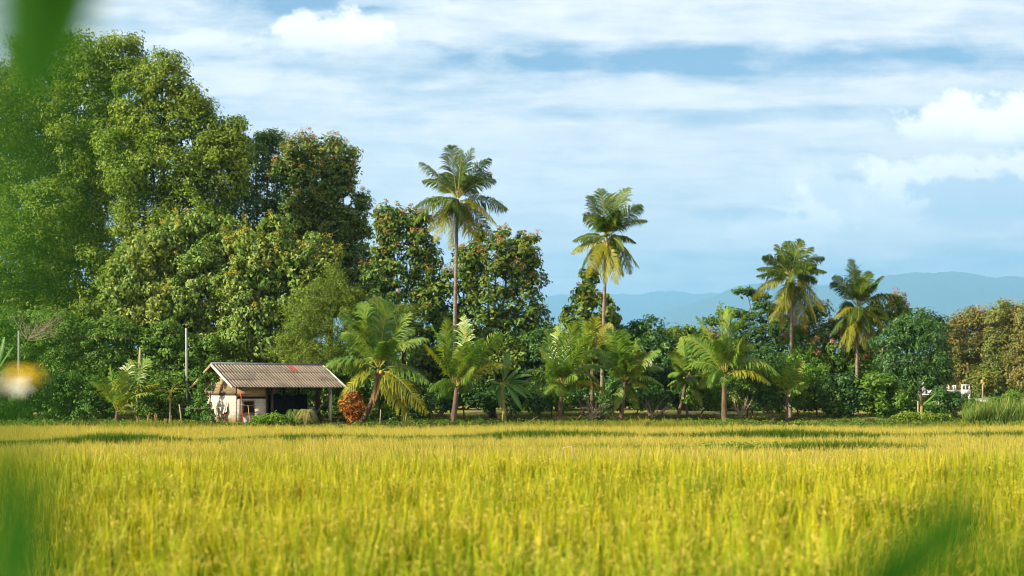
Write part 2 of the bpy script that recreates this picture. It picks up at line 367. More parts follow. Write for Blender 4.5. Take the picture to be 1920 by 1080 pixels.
def tree(name, label, Y, base, lobes_px, mat, cat='tree', group=None, L=.22, W=.11, k=34, rc=.55, dens=1.0, r0=.25, fork=.35, flowers=None, fl_amt=0.0,
         droop=.2, seed=0, twigs=5, depth=.85, crown='crown', flat=.75, fill=.12, reject=.70, rough=.24, a=.9, b=.5, lean=0.0, bend=.25, fl_kind='flower_cluster', topbias=.35, back=.45, core=True, sub=8):
    rg = np.random.default_rng(seed + 17); dens = dens * (DENS if cat == 'tree' else 1.0)
    bx = (base - CX) / F * Y; root = empty(name, (bx, Y, float(gz(bx, Y)) - .03), label, cat, group)
    s = Y / F; lobes = []
    for lb in lobes_px:
        px, py, rx, ry = lb[:4]; dy = lb[4] if len(lb) > 4 else 0
        lobes.append((P(px, py, Y + dy), np.array([rx * s, max(.5, (rx + ry) * .5 * s * depth), ry * s])))
    if sub:
        subs = []
        for c_, r_ in lobes:
            for _ in range(sub):
                d_ = nrm(rg.normal(size=3) * np.array([1, .8, 1])); d_[1] = -abs(d_[1]) if rg.uniform() < .7 else d_[1]
                f_ = rg.uniform(.30, .48); subs.append((c_ + d_ * r_ * rg.uniform(.66, .86), r_ * f_))
        lobes_all = [(c_, r_ * .84) for c_, r_ in lobes] + subs
    else: lobes_all = lobes
    C, O = clumps_on(rg, lobes_all, dens, fill=fill, reject=reject, rough=rough, back=back)
    ok = C[:, 2] > gz(C[:, 0], C[:, 1]) + .12; C, O = C[ok], O[ok]
    v, q = leaf_cloud(rg, C, O, k, rc, L, W, droop, a, b, .9, flat, bend)
    # inner leaves fill the crown behind its outer sprigs
    IC = []
    for c_, r_ in lobes:
        n_ = max(4, int(dens * 1.6 * (r_[0] * r_[2] + r_[0] * r_[1]) ))
        d_ = nrm(rg.normal(size=(n_, 3))) * rg.uniform(.25, .80, (n_, 1)); IC.append(c_ + d_ * r_)
    IC = np.concatenate(IC); IC = IC[IC[:, 2] > gz(IC[:, 0], IC[:, 1]) + .3]
    if len(IC) and core:
        v2, q2 = leaf_cloud(rg, IC, nrm(rg.normal(size=IC.shape)), 34, rc * 1.5, L * 1.3, W * 1.6, droop, .6, .3, 1.0, .8, bend)
        q = np.concatenate([q, q2 + len(v)]); v = np.concatenate([v, v2])
    vf = qf = None
    if flowers is not None:
        top = max(c[2] for c in C); lo = min(c[2] for c in C)
        h = (C[:, 2] - lo) / max(.1, top - lo)
        pick = rg.uniform(size=len(C)) < fl_amt * np.clip((h - topbias) / (1 - topbias), 0, 1) * (.35 + .9 * np.clip(O[:, 2] + .3, 0, 1))
        if pick.sum() > 2:
            fc = C[pick] + O[pick] * rc * .5 + np.array([0, 0, rc * .45])
            vf, qf = leaf_cloud(rg, fc, O[pick], 42, rc * .55, .12, .085, 0, .3, .8, 1.2, .9)
    nl = len(q)
    if vf is not None: q = np.concatenate([q, qf + len(v)]); v = np.concatenate([v, vf])
    cr = mesh_np(crown, local(v, root), [q], mat, root)
    if vf is not None:
        cr.data.materials.append(flowers); mi = np.zeros(len(q), np.int32); mi[nl:] = 1; cr.data.polygons.foreach_set('material_index', mi)
    mb = MB(); b0 = np.array(root.location[:]); zt = np.mean([c[2] for c, r in lobes])
    fk = np.array([np.mean([c[0] for c, r in lobes]) * .5 + b0[0] * .5, Y, b0[2] + (zt - b0[2]) * fork * 1.4])
    limbs(mb, rg, b0, fk, r0, lobes, C, twigs, lean)
    mb.v = [x - b0 for x in mb.v]; mb.build('trunk', M['bark'], root, True)
    return root
def dead_branches(name, label, px, py, Y, w, h, n, seed, r=.025, rise=1.0, cat='shrub'):
    rg = np.random.default_rng(seed); b = P(px, py, Y); root = empty(name, b, label, cat); mb = MB()
    for i in range(n):
        a = rg.uniform(-1, 1); e = np.array([(a + .35) * w, rg.uniform(-.5, .5) * w, h * rg.uniform(.3, 1) * rise])
        pts = bez(np.zeros(3), e * .5 + rg.normal(size=3) * .15 * h, e, 7); mb.tube(pts, np.linspace(r, r * .3, 7), 5, False)
        for j in range(4):
            s0 = pts[2 + j]; mb.tube(bez(s0, s0 + rg.normal(size=3) * .12 * h + e * .15, s0 + e * .35 + rg.normal(size=3) * .2 * h, 5), np.linspace(r * .5, r * .15, 5), 4, False)
    mb.build('branches', M['twig'], root, True); return root
# ------------------------------------------------------------------ the wood, back to front
GB = 'tall trees standing at the left'
GT = 'broad-leaved trees behind the palms'
GF = 'far trees on the right'
GS = 'bushes along the field edge'
tree('broadleaf_tree', 'tallest dense green tree at the left edge, behind the bushes and the short pole', 110, 110,
     [(20,260,105,120),(95,170,75,85),(155,120,62,70),(225,115,42,58),(60,120,40,45),(150,240,90,90),(95,390,120,110),(200,300,80,100),(10,470,110,110),(150,480,95,100),(60,600,130,80),(190,590,70,70),(-70,330,60,150),(-60,560,80,120)],
     M['giant'], group=GB, L=.21, W=.14, k=76, rc=.80, dens=1.15, r0=.55, seed=1, twigs=5, rough=.2)
tree('broadleaf_tree', 'tall olive-green tree with a rounded yellow-lit top, second from the left edge', 106, 300,
     [(305,155,50,50),(345,205,50,55),(270,215,50,60),(385,255,48,48),(330,300,75,70),(425,260,42,42),(250,330,60,80),(400,330,60,60),(290,430,75,80),(370,420,70,60),(445,300,35,45),(250,520,60,70),(330,520,60,60)],
     M['olive'], group=GB, L=.215, W=.145, k=70, rc=.72, dens=1.15, r0=.45, seed=2, twigs=5, rough=.2)
tree('broadleaf_tree', 'dark bluish-green tree between the yellow-topped tree and the brown-topped one', 116, 456,
     [(480,300,48,46),(525,305,46,36),(505,262,26,20),(535,360,60,60),(460,400,60,60),(530,450,70,60),(590,420,55,55),(610,480,60,55),(450,480,50,60),(560,520,80,60),(500,580,90,70)],
     M['dark'], group=GB, L=.21, W=.135, k=66, rc=.72, dens=.9, r0=.4, seed=3, twigs=6)
tree('flowering_teak_tree', 'dark teak with a rusty brown flowering top, tallest tree right of the dark bluish one', 113, 610,
     [(565,288,34,32),(600,290,40,34),(632,295,34,32),(545,320,30,30),(645,325,22,32),(610,340,48,38),(590,385,48,40),(660,392,32,28),(640,420,42,35),(600,440,60,40),(670,440,22,24),(655,480,50,40),(690,520,45,45),(620,540,70,60),(690,585,50,50)],
     M['teakdark'], group=GT, L=.26, W=.165, k=48, rc=.58, dens=1.05, r0=.35, flowers=M['brown'], fl_amt=1.0, seed=4, twigs=6, topbias=.55)
tree('flowering_teak_tree', 'teak with brown flower sprays and sky-lit gaps, just left of the tallest palm', 104, 752,
     [(728,415,26,28),(762,425,30,30),(790,420,20,20),(735,460,40,32),(780,465,34,34),(755,505,50,40),(800,490,24,24),(715,520,35,35),(790,540,38,35),(745,565,55,45),(800,590,40,40),(740,620,60,50)],
     M['teakdark'], group=GT, L=.29, W=.19, k=38, rc=.52, dens=1.2, r0=.24, flowers=M['brown'], fl_amt=.7, seed=5, twigs=7, topbias=.3, core=False, fill=.25)
tree('flowering_teak_tree', 'large brown-flowering teak right behind the trunk of the tallest palm', 103.5, 925,
     [(950,460,38,28),(910,468,34,28),(985,478,30,34),(870,500,34,34),(930,505,50,36),(985,520,34,36),(850,545,44,36),(915,560,55,42),(975,570,42,38),(835,590,44,40),(890,620,60,45),(950,630,60,45),(1000,610,32,30),(835,650,55,45),(1000,665,45,45)],
     M['teakdark'], group=GT, L=.29, W=.19, k=40, rc=.54, dens=1.15, r0=.28, flowers=M['brown'], fl_amt=.7, seed=6, twigs=7, topbias=.35, core=False, fill=.25)
tree('teak_tree', 'light green teak with large drooping leaves, above and left of the shed roof', 99, 330,
     [(375,425,34,24),(420,440,40,32),(330,440,38,30),(280,480,55,45),(370,490,62,45),(440,495,40,40),(235,540,48,50),(320,555,75,55),(400,560,60,50),(240,605,50,40),(330,620,70,45),(420,630,60,50)],
     M['teak'], group=GT, L=.27, W=.165, k=48, rc=.56, dens=1.2, r0=.26, flowers=M['yellowf'], fl_amt=.3, seed=7, droop=.65, twigs=4, bend=.45, topbias=.2)
tree('teak_tree', 'light green teak with yellowish tip sprays, straight above the shed roof', 97, 505,
     [(515,430,26,22),(475,460,34,26),(540,470,34,34),(585,470,28,26),(500,500,50,36),(460,540,46,40),(560,520,50,40),(615,490,26,26),(480,590,60,45),(560,590,60,50),(460,640,50,40),(530,650,60,40)],
     M['teak'], group=GT, L=.26, W=.16, k=48, rc=.50, dens=1.3, r0=.24, flowers=M['yellowf'], fl_amt=.5, seed=8, droop=.5, twigs=4, bend=.4, topbias=.3)
tree('fine_leaved_tree', 'feathery bright green tree between the shed roof and the palm leaning beside it', 94, 600,
     [(590,560,36,36),(625,540,28,40),(565,600,44,40),(610,610,50,40),(560,650,50,40),(620,650,50,38),(660,600,36,30),(655,560,22,22),(590,690,60,30)],
     M['bamboo'], group=GT, L=.15, W=.055, k=70, rc=.50, dens=1.5, r0=.16, seed=9, twigs=8, droop=-.5, rough=.22, a=.5, b=.3)
tree('fine_leaved_tree', 'small umbrella-topped lime green tree just above the leaning palm', 95, 735,
     [(740,582,44,14),(705,590,24,14),(772,596,20,16),(730,605,40,16),(700,620,26,22)],
     M['bamboo'], group=GT, L=.14, W=.05, k=70, rc=.36, dens=2.2, r0=.12, seed=10, twigs=5, sub=0)
tree('mango_tree', 'dark leafy tree low behind the upright young palm left of the banana plant', 101, 820,
     [(800,690,36,36),(845,680,46,36),(890,690,44,40),(930,700,44,38),(965,680,36,36),(800,725,30,22),(870,730,48,22),(930,735,40,18)],
     M['teakdark'], group=GT, L=.30, W=.17, k=32, rc=.5, dens=1.3, r0=.2, seed=11)
tree('mango_tree', 'dark tree low behind the two young palms right of the banana plant', 101, 1050,
     [(1000,700,34,34),(1040,670,44,34),(1090,680,44,34),(1020,640,32,24),(1060,725,48,22),(1120,725,36,20),(1150,690,30,30),(985,735,30,16)],
     M['mango'], group=GT, L=.26, W=.10, k=36, rc=.46, dens=1.4, r0=.2, seed=12)
tree('teak_tree', 'slim sparse young teak beside the trunk of the second tall palm', 98, 1110,
     [(1105,522,14,12),(1100,545,15,14),(1085,575,20,18),(1118,570,20,18),(1145,588,16,16),(1080,605,26,18),(1120,608,28,20),(1110,640,36,20)],
     M['teakdark'], group=GT, L=.36, W=.24, k=14, rc=.34, dens=2.4, r0=.09, flowers=M['yellowf'], fl_amt=.5, seed=13, topbias=.1, droop=.7, core=False)
tree('mango_tree', 'round dense dark green mango with a smooth domed top, right of the second tall palm', 99, 1222,
     [(1195,640,52,40),(1235,655,50,42),(1170,670,40,40),(1225,695,66,44),(1270,690,36,36),(1180,715,40,30),(1250,725,40,22)],
     M['mango'], group=GT, L=.26, W=.10, k=44, rc=.48, dens=1.9, r0=.24, seed=14, rough=.10, flat=.6)
tree('small_tree', 'low olive tree behind the right shoulder of the round dark mango', 112, 1290,
     [(1270,630,22,14),(1300,632,22,16),(1285,650,36,20),(1310,670,26,30)], M['olive'], group=GT, L=.25, W=.14, k=30, rc=.5, dens=1.3, r0=.12, seed=15)
tree('rain_tree', 'flat-topped tree with layered green branches behind the third tall palm', 116, 1440,
     [(1335,602,24,6),(1372,586,24,7),(1410,592,26,8),(1400,546,20,4),(1425,556,18,4),(1440,578,34,12),(1395,612,30,9),(1450,610,44,22),(1420,645,50,30),(1480,640,40,35),(1370,640,26,14),(1440,690,60,40),(1500,690,40,40)],
     M['rain'], group=GT, L=.20, W=.12, k=44, rc=.42, dens=1.5, r0=.26, seed=16, twigs=6, flat=.45, rough=.12, sub=4)
tree('flowering_tree', 'bush-like tree dotted with reddish pink blossom between the two right-hand tall palms', 103, 1560,
     [(1535,600,30,30),(1500,640,30,36),(1545,640,40,36),(1590,620,34,34),(1575,670,44,36),(1520,685,44,34),(1620,660,30,36),(1640,610,26,30),(1655,580,26,22),(1680,575,16,20),(1600,700,50,34)],
     M['bush'], group=GT, L=.20, W=.12, k=36, rc=.46, dens=1.5, r0=.18, flowers=M['pink'], fl_amt=1.3, seed=17, topbias=.0, fl_kind='blossom')
tree('broadleaf_tree', 'light bluish-green tree top showing behind the dark drooping tree at the right', 118, 1730,
     [(1705,600,24,18),(1735,595,24,20),(1760,612,20,16),(1725,625,44,24),(1690,618,22,20)], M['rain'], group=GT, L=.2, W=.12, k=30, rc=.45, dens=1.3, r0=.16, seed=18)
tree('weeping_tree', 'dark drooping tree at the right, beside the white concrete frame', 97, 1702,
     [(1705,618,36,28),(1670,645,34,34),(1740,640,34,32),(1700,670,46,36),(1755,675,32,34),(1670,690,30,34),(1720,710,46,30),(1765,705,20,26),(1680,735,34,22)],
     M['mango'], group=GT, L=.26, W=.07, k=60, rc=.44, dens=1.7, r0=.2, seed=19, droop=.9, b=.2, bend=.1)
far_lobes = [
  ('brownish-green far tree right behind the white concrete frame', 1815, 172, [(1800,618,32,26),(1830,600,32,26),(1860,620,40,30),(1800,660,44,32),(1850,665,44,34),(1820,705,50,30)]),
  ('tall brownish far tree rising above the papaya plant', 1885, 165, [(1880,592,30,24),(1905,600,26,26),(1900,640,36,36),(1875,650,30,30),(1885,690,44,36),(1850,710,30,24)]),
  ('brownish far tree cut by the right edge of the picture', 1950, 160, [(1935,595,34,26),(1975,620,40,40),(1930,650,36,36),(1950,700,50,40),(2010,660,50,60),(2040,600,40,40)]),
  ('small far tree low between the dark drooping tree and the brownish ones', 1785, 185, [(1780,640,20,20),(1775,680,26,30),(1790,715,30,20)])]
for i, (lb, b, Y, lo) in enumerate(far_lobes):
    tree('far_tree', lb, Y, b, lo, M['far'], group=GF, L=.27, W=.18, k=52, rc=.80, dens=.9, r0=.28, seed=30 + i, flowers=M['brown'], fl_amt=.25 if i < 3 else 0, twigs=3)
for i, (x, y, Y, rx, lb) in enumerate([(1330, 640, 150, 30, 'pale pinkish-brown far tree in the gap left of the rain tree'), (1270, 705, 150, 40, 'far tree showing low between the round mango and the next young palm'),
                                       (1045, 640, 150, 40, 'far tree in the gap beside the slim young teak')]):
    tree('far_tree', lb, Y, x, [(x, y, rx, 22), (x - rx * .7, y + 25, rx, 26), (x + rx * .7, y + 28, rx, 26), (x, y + 50, rx * 1.2, 26)], M['far'], group=GF, L=.40, W=.28, k=26, rc=.8, dens=.9, r0=.2, seed=40 + i, twigs=3)

# one far-off wood closes the horizon behind the tree line
rg = np.random.default_rng(5); lob = []
for x in np.arange(-350, 2350, 26):
    Y = 152 + rg.uniform(-8, 8) + 50 * (x > 1640); y = 716 + rg.uniform(-8, 10); lob.append((P(x, y, Y), np.array([rg.uniform(2.2, 3.4), 3.0, rg.uniform(2.4, 4.0)])))
C, O = clumps_on(rg, lob, 1.1); k_ = C[:, 2] > .4; C, O = C[k_], O[k_]
v, q = leaf_cloud(rg, C, O, 26, .8, .42, .3); tag(mesh_np('distant_wood', v, [q], M['bush']), kind='stuff')

# bushes along the edge
B = [  # kind, label, Y, base, lobes, mat, leaf size
 ('light green bushy shrub at the left edge around the short pole', 96, 20, [(10,610,60,30),(70,605,50,30),(0,660,70,40),(60,660,60,40),(-60,640,60,60)], 'bush', .20, .11),
 ('yellow-green leafy shrub above the low left palm', 95, 190, [(120,625,45,34),(170,640,50,34),(220,625,36,30),(130,680,50,36),(200,680,50,34)], 'bush', .20, .11),
 ('domed green shrub right of the leaning brown stake', 95, 310, [(275,640,44,30),(320,630,34,28),(330,670,40,34),(280,685,44,34),(370,670,30,34),(400,660,26,30)], 'bush', .22, .13),
 ('shaded dark green bush at the bottom left corner of the wood', 91, 40, [(20,720,60,30),(70,730,50,34),(0,765,70,30),(80,768,60,26),(-60,740,60,50)], 'vine', .17, .10),
 ('dark green bush left of the low young palm', 91, 140, [(130,725,46,32),(175,735,36,30),(150,768,54,26),(195,770,30,22)], 'vine', .17, .10),
 ('leafy green bush right of the low young palm, behind the dry stalks', 91.5, 290, [(275,745,34,34),(315,735,36,30),(345,745,28,30),(290,775,44,20),(345,775,36,18)], 'bush', .20, .12),
 ('broad-leaved bush left of the shed below the tall pole', 92, 365, [(340,715,34,20),(365,735,26,26),(372,765,22,24),(385,740,12,24)], 'bush', .24, .15),
 ('low weeds and leaves in front of the open shed', 84.6, 505, [(492,790,14,6),(514,786,12,8),(530,790,12,6)], 'lime', .14, .09),
 ('dark bush behind the open side of the shed', 98, 560, [(480,700,40,30),(520,745,40,30),(560,730,40,34),(600,720,36,34),(640,740,36,34),(540,775,60,16),(620,775,40,16)], 'bush', .22, .13),
 ('dark green bush right behind the foot of the leaning palm', 91, 752, [(735,735,34,30),(765,745,34,30),(725,770,34,20),(765,775,34,18),(790,760,18,26)], 'mango', .2, .11),
 ('small light green bush low beside the leaning palm trunk', 88, 722, [(712,745,14,22),(722,770,14,18),(708,780,12,10)], 'bush', .16, .10),
 ('dark green bush under the young palm with a yellow leaf', 96, 1080, [(1080,745,30,18),(1110,750,26,16),(1140,750,26,18)], 'mango', .18, .09),
 ('dark green bush beneath the round mango', 96, 1240, [(1205,745,30,20),(1245,748,30,18),(1285,745,24,16)], 'mango', .18, .09),
 ('thin leafy shrub with bare stems right of the dark-trunked palm', 93, 1400, [(1395,715,26,22),(1420,735,26,20),(1385,745,20,16),(1430,700,20,18)], 'bush', .17, .09),
 ('thin dark leafy shrub left of the smallest young palm', 92, 1450, [(1445,725,26,26),(1455,750,22,18),(1430,755,18,14)], 'rain', .17, .09),
 ('leafy shrub beneath the third tall palm', 94, 1530, [(1515,715,28,24),(1545,735,32,24),(1510,750,26,16),(1550,762,24,12)], 'bush', .2, .11),
 ('leafy shrub in front of the pink-blossomed tree', 92, 1600, [(1575,725,32,24),(1605,745,30,22),(1580,765,22,12),(1560,745,22,20)], 'rain', .2, .12),
 ('rounded broad-leaved shrub at the foot of the rightmost tall palm', 92, 1645, [(1625,730,26,22),(1650,720,26,22),(1645,755,32,18),(1680,750,22,18)], 'bush', .26, .17),
 ('dark low shrub beneath the dark drooping tree', 92, 1690, [(1690,765,30,14),(1725,768,26,12),(1660,772,22,10)], 'vine', .18, .1),
 ('dark round bush right in front of the white concrete frame', 92, 1785, [(1778,752,22,20),(1795,760,20,18),(1770,772,22,12),(1762,740,10,12)], 'mango', .17, .09),
 ('reddish-tipped low shrub right of the lit grassy mound', 88, 1735, [(1700,782,22,7),(1735,784,24,7),(1765,786,18,6)], 'olive', .14, .08),

 ('light green weedy bush among the reeds below the papaya plant', 89, 1835, [(1825,768,16,16),(1845,772,20,14),(1862,762,14,18)], 'bush', .16, .08),
 ('yellow-green weedy bush among the reeds near the right edge', 90, 1895, [(1880,762,22,18),(1905,752,20,20),(1925,765,24,18)], 'bush', .16, .07),
 ('dark leafy bush behind the stem of the upright young palm', 93, 870, [(830,745,26,26),(870,742,30,28),(905,752,26,22)], 'mango', .2, .11),
 ('dark leafy bush behind the banana plant', 93, 955, [(930,748,28,24),(965,745,28,26),(1000,752,26,20)], 'mango', .2, .11),
 ('leafy bush behind the yellow-leaved young palm', 94, 1035, [(1020,735,26,28),(1050,745,26,22)], 'bush', .2, .11),
 ('dark leafy bush between the young palm before the mango and the half hidden one', 93.5, 1205, [(1150,745,24,24),(1190,748,26,22),(1225,750,24,20)], 'mango', .2, .11),
 ('leafy bush right of the half hidden young palm', 93.5, 1320, [(1300,740,26,24),(1330,738,26,28),(1345,755,20,16)], 'bush', .2, .11),
 ('tall leafy bush behind the dark-trunked young palm', 96, 1400, [(1380,680,34,34),(1415,690,34,34),(1360,705,26,26),(1440,680,26,30)], 'rain', .2, .11),
 ('tall leafy bush between the third tall palm and the pink-blossomed tree', 96, 1500, [(1495,690,30,32),(1530,700,28,30),(1470,700,24,28)], 'bush', .2, .11),
 ('green shrub between the shed roof end and the leaning palm', 93.5, 650, [(655,690,26,20),(640,715,24,24),(690,730,26,22)], 'bush', .2, .12),
]
for i, (lb, Y, b, lo, mt, L, W) in enumerate(B):
    tree('shrub', lb, Y, b, lo, M[mt], cat='bush', group=GS, L=L, W=W, k=40, rc=.34 if L < .2 else .40, dens=2.4, r0=.07, seed=60 + i, twigs=4, rough=.2, droop=.35, crown='foliage')
# vine over the left corner of the shed
rg = np.random.default_rng(77)
vl = [(P(384,722,87.6), np.array([.35,.4,.55])), (P(378,750,87.8), np.array([.45,.5,.7])), (P(372,705,89), np.array([.5,.5,.45])), (P(398,712,87.4), np.array([.30,.2,.42])),
      (P(388,770,87.3), np.array([.35,.4,.45])), (P(392,785,86.6), np.array([.4,.35,.22])), (P(364,775,88), np.array([.5,.5,.5]))]
C, O = clumps_on(rg, vl, 9, back=.8); root = empty('climbing_vine', P(384, 793, 87.6), 'leafy green vine climbing over the left corner and eave of the shed', 'vine')
v, q = leaf_cloud(rg, C, O, 26, .20, .15, .11, .5); mesh_np('foliage', local(v, root), [q], M['vine'], root)
mb = MB()
for k in range(9):
    a = P(rg.uniform(372, 396), 794, 87.4); b = P(rg.uniform(370, 400), rg.uniform(705, 740), 87.7)
    mb.tube(local(bez(a, (a + b) / 2 + rg.normal(size=3) * .15, b, 8), root), np.linspace(.025, .01, 8), 5, False)
mb.build('stem', M['bark'], root, True)

# ------------------------------------------------------------------ coconut palms
def frond_geo(rg, b0, tip, arch, n=46, Lf=.26, wid=.09, droop=.8, thick=.035):
    L = np.linalg.norm(tip - b0); up = np.array([0, 0, 1.0])
    ctrl = (b0 + tip) / 2 + up * arch * L + np.array([rg.uniform(-.12, .12), rg.uniform(-.1, .1), 0]) * L
    pts = bez(b0, ctrl, tip, 14)
    r = MB(); r.tube(pts, np.linspace(thick, .008, 14), 5, False)
    t = np.linspace(.14, 1, n); tt = t[:, None]
    p = (1-tt)**2 * b0 + 2*tt*(1-tt) * ctrl + tt*tt * tip
    tg = nrm(2*(1-tt) * (ctrl - b0) + 2*tt * (tip - ctrl))
    ref = nrm(np.array([rg.normal() * .25, rg.normal() * .25, 1.0]))
    sd0 = np.cross(tg, ref); bad = np.linalg.norm(sd0, axis=1) < .25
    sd0[bad] = np.cross(tg[bad], (0.2, 1, 0)); sd0 = nrm(sd0)
    # keep the side vector continuous along the frond
    for i in range(1, n):
        if np.dot(sd0[i], sd0[i-1]) < 0: sd0[i] *= -1
    tw = rg.uniform(-.9, .9); upv = np.cross(sd0, tg); sd0 = sd0 * math.cos(tw) + upv * math.sin(tw)
    prof = np.clip(np.sin(math.pi * (.16 + .80 * t)), .12, 1) ** .75
    V, Q, T = [], [], []; cnt = 0
    for s in (-1, 1):
        fwd = .55 + .5 * t[:, None]
        l = (L * Lf * prof * rg.uniform(.75, 1.15, n))[:, None]
        d1 = nrm(sd0 * s + tg * fwd + np.abs(np.cross(sd0, tg)) * 0.0 + up * .15 + rg.normal(size=(n, 3)) * .16)
        dr = droop * rg.uniform(.6, 1.3, (n, 1))
        d2 = nrm(d1 - up * dr * .8); d3 = nrm(d1 - up * dr * 2.0)
        a0 = p; a1 = p + d1 * l * .35; a2 = a1 + d2 * l * .35; a3 = a2 + d3 * l * .32
        w = tg * wid
        V.append(np.stack([a0 - w*.3, a0 + w*.3, a1 - w*.5, a1 + w*.5, a2 - w*.38, a2 + w*.38, a3], 1).reshape(-1, 3))
        k = cnt + np.arange(n)[:, None] * 7
        Q += [k + np.array([[0, 1, 3, 2]]), k + np.array([[2, 3, 5, 4]])]; T.append(k + np.array([[4, 5, 6]])); cnt += n * 7
    return r, np.concatenate(V), np.concatenate(Q), np.concatenate(T)
def palm(label, Y, base, crown, tips, trunk_r=.16, mids=None, extra=5, nuts=0, young=False, dead=(), Lf=.33, wid=.060, droop=1.0, seed=0, yellow=(), spread=.4, group=None, n=66, seed_dy=0.35):
    rg = np.random.default_rng(seed + 300); s = Y / F
    c = P(crown[0], crown[1], Y); bx = (base[0] - CX) / F * Y
    b = np.array([bx, Y + .0, float(gz(bx, Y)) - .05])
    root = empty('coconut_palm', b, label, 'palm tree', group)
    pts = bez(b, (P(*mids, Y) if mids else (b + c) / 2 + np.array([(c[0] - b[0]) * .25, 0, 0])), c, 40)
    rad = trunk_r * (1 - .35 * np.linspace(0, 1, 40)) * (1 + .05 * np.sin(np.arange(40) * 2.2)); rad[:3] *= (1.5, 1.25, 1.1)
    mb = MB(); mb.tube(pts - b, rad, 10); mb.build('trunk', M['palmbark'] if not young else M['bark'], root, True)
    allt = []
    for i, tp in enumerate(tips):
        sc_ = 1.12 if young else 1.0; dx, dz = tp[0] * s * sc_, -tp[1] * s * sc_; Ln = math.hypot(dx, dz)
        allt.append((np.array([dx, rg.uniform(-spread, spread) * Ln, dz]), tp[2] if len(tp) > 2 else None, i in yellow))
    mean = np.mean([np.linalg.norm(a[0]) for a in allt])
    for k in range(extra):
        an = rg.uniform(0, 2 * math.pi); el = rg.uniform(-.9 if not young else -.35, 1.0)
        allt.append((np.array([math.cos(an) * .45, (1 if k % 2 else -1) * .85, 0]) * math.cos(el) * mean * .9 + np.array([0, 0, math.sin(el) * mean * .85]), None, False))
    for i_, (tip, arch, yel) in enumerate(allt):
        L = np.linalg.norm(tip); e = tip[2] / L
        if arch is None: arch = .10 if e > .85 else (.20 if e > .3 else (.32 if e > -.5 else .24))
        st = c + nrm(tip + np.array([0, 0, .4 * L])) * trunk_r * 1.2 - np.array([0, 0, .12 if e < 0 else 0])
        dr = droop * (0.35 if e > .8 else (.7 if e > .3 else 1.2))
        r, v, q, t = frond_geo(rg, st, c + tip, arch, n=n, Lf=Lf * (1.0 if L > mean * .8 else 1.2), wid=wid, droop=dr)
        old = yel or (e < -.35 and not young and (i_ < len(tips) and i_ % 3 or e < -.85))
        f = mesh_np('frond', v - b, [q, t], M['frondy'] if old else (M['frondg'] if young else M['frond']), root)
        r.v = [x - b for x in r.v]; r.build('midrib', M['rachis'], f, True)
        if yel: f['label'] = 'yellowing frond'
    for tp in dead:
        tip = np.array([tp[0] * s, -.4, -tp[1] * s]); r, v, q, t = frond_geo(rg, c - np.array([0, 0, .2]), c + tip, .05, n=40, Lf=.13, wid=.06, droop=3.0)
        f = mesh_np('frond', v - b, [q, t], M['frondd'], root); f['label'] = 'dead brown hanging frond'
        r.v = [x - b for x in r.v]; r.build('midrib', M['rachisd'], f, True)
    for k in range(nuts):
        an = rg.uniform(0, 6.28); rr = rg.uniform(.2, .38); q0 = c - b + np.array([math.cos(an) * rr, math.sin(an) * rr, -.18 - rg.uniform(0, .4)])
        mb = MB(); th = np.linspace(-1, 1, 7); mb.tube(np.array([q0 + np.array([0, 0, z * .15]) for z in th]), .12 * np.sqrt(np.maximum(1 - th**2, .02)), 8); mb.build('coconut', M['nut'], root, True)
    return root
GP = 'tall coconut palms'; GY = 'young coconut palms along the field edge'
palm('tallest coconut palm, its crown the highest against the sky left of centre', 96, (850,785), (858,374),
     [(-10,-98),(8,-88),(28,-92),(-68,-74,.12),(-66,-38,.3),(-82,14,.28),(-80,50,.35),(-52,62),(-42,82,.3),(-16,92,.2),(22,88,.2),(42,90,.25),(66,66,.3),(92,18,.22),(70,-38,.25),(60,-72,.2),(62,-50,.3),(30,50,.3),(-30,52,.3),(72,48,.32)],
     trunk_r=.15, mids=(852,600), extra=11, nuts=7, seed=1, group=GP, Lf=.34)
palm('second tall coconut palm with a dense drooping crown, alone right of centre', 97, (1128,785), (1138,446),
     [(-30,-80,.1),(-10,-92),(12,-86),(36,-92,.2),(62,-58,.25),(72,-30,.25),(-42,-42,.3),(-62,4,.25),(-64,26,.2),(-48,64,.25),(-38,72,.2),(-20,84,.2),(-6,86,.15),(16,88,.15),(30,72,.2),(44,68,.25),(58,56,.3),(54,8,.3),(-30,40,.25),(24,50,.25),(0,60,.2)],
     trunk_r=.14, mids=(1130,600), extra=11, nuts=6, seed=2, group=GP, Lf=.34)
palm('tall coconut palm before the blue mountains, higher of the two at the right', 101, (1481,775), (1484,520),
     [(-56,-36,.25),(-30,-60,.15),(-4,-68),(16,-68),(40,-58,.2),(56,-34,.3),(64,-10,.25),(50,8,.25),(-66,-14,.15),(-66,-2,.15),(-74,42,.3),(-44,84,.25),(-34,92,.2),(-18,94,.15),(4,96,.15),(24,94,.15),(42,86,.25),(58,62,.3),(52,92,.3),(-14,66,.2)],
     trunk_r=.135, mids=(1484,640), extra=11, nuts=6, seed=3, group=GP, Lf=.34)
palm('rightmost tall coconut palm with a dark spear leaf sticking up from its crown', 101, (1606,780), (1608,577),
     [(-10,-90,.02),(4,-72),(20,-66,.1),(46,-58,.22),(-50,-46,.25),(-40,-60,.2),(70,-20,.25),(-48,20,.35),(-38,76,.25),(-26,82,.2),(-12,80,.15),(8,78,.15),(32,66,.2),(58,56,.25),(56,20,.3),(-52,50,.3),(44,40,.3)],
     trunk_r=.13, mids=(1607,660), extra=11, nuts=6, seed=4, group=GP, Lf=.34)
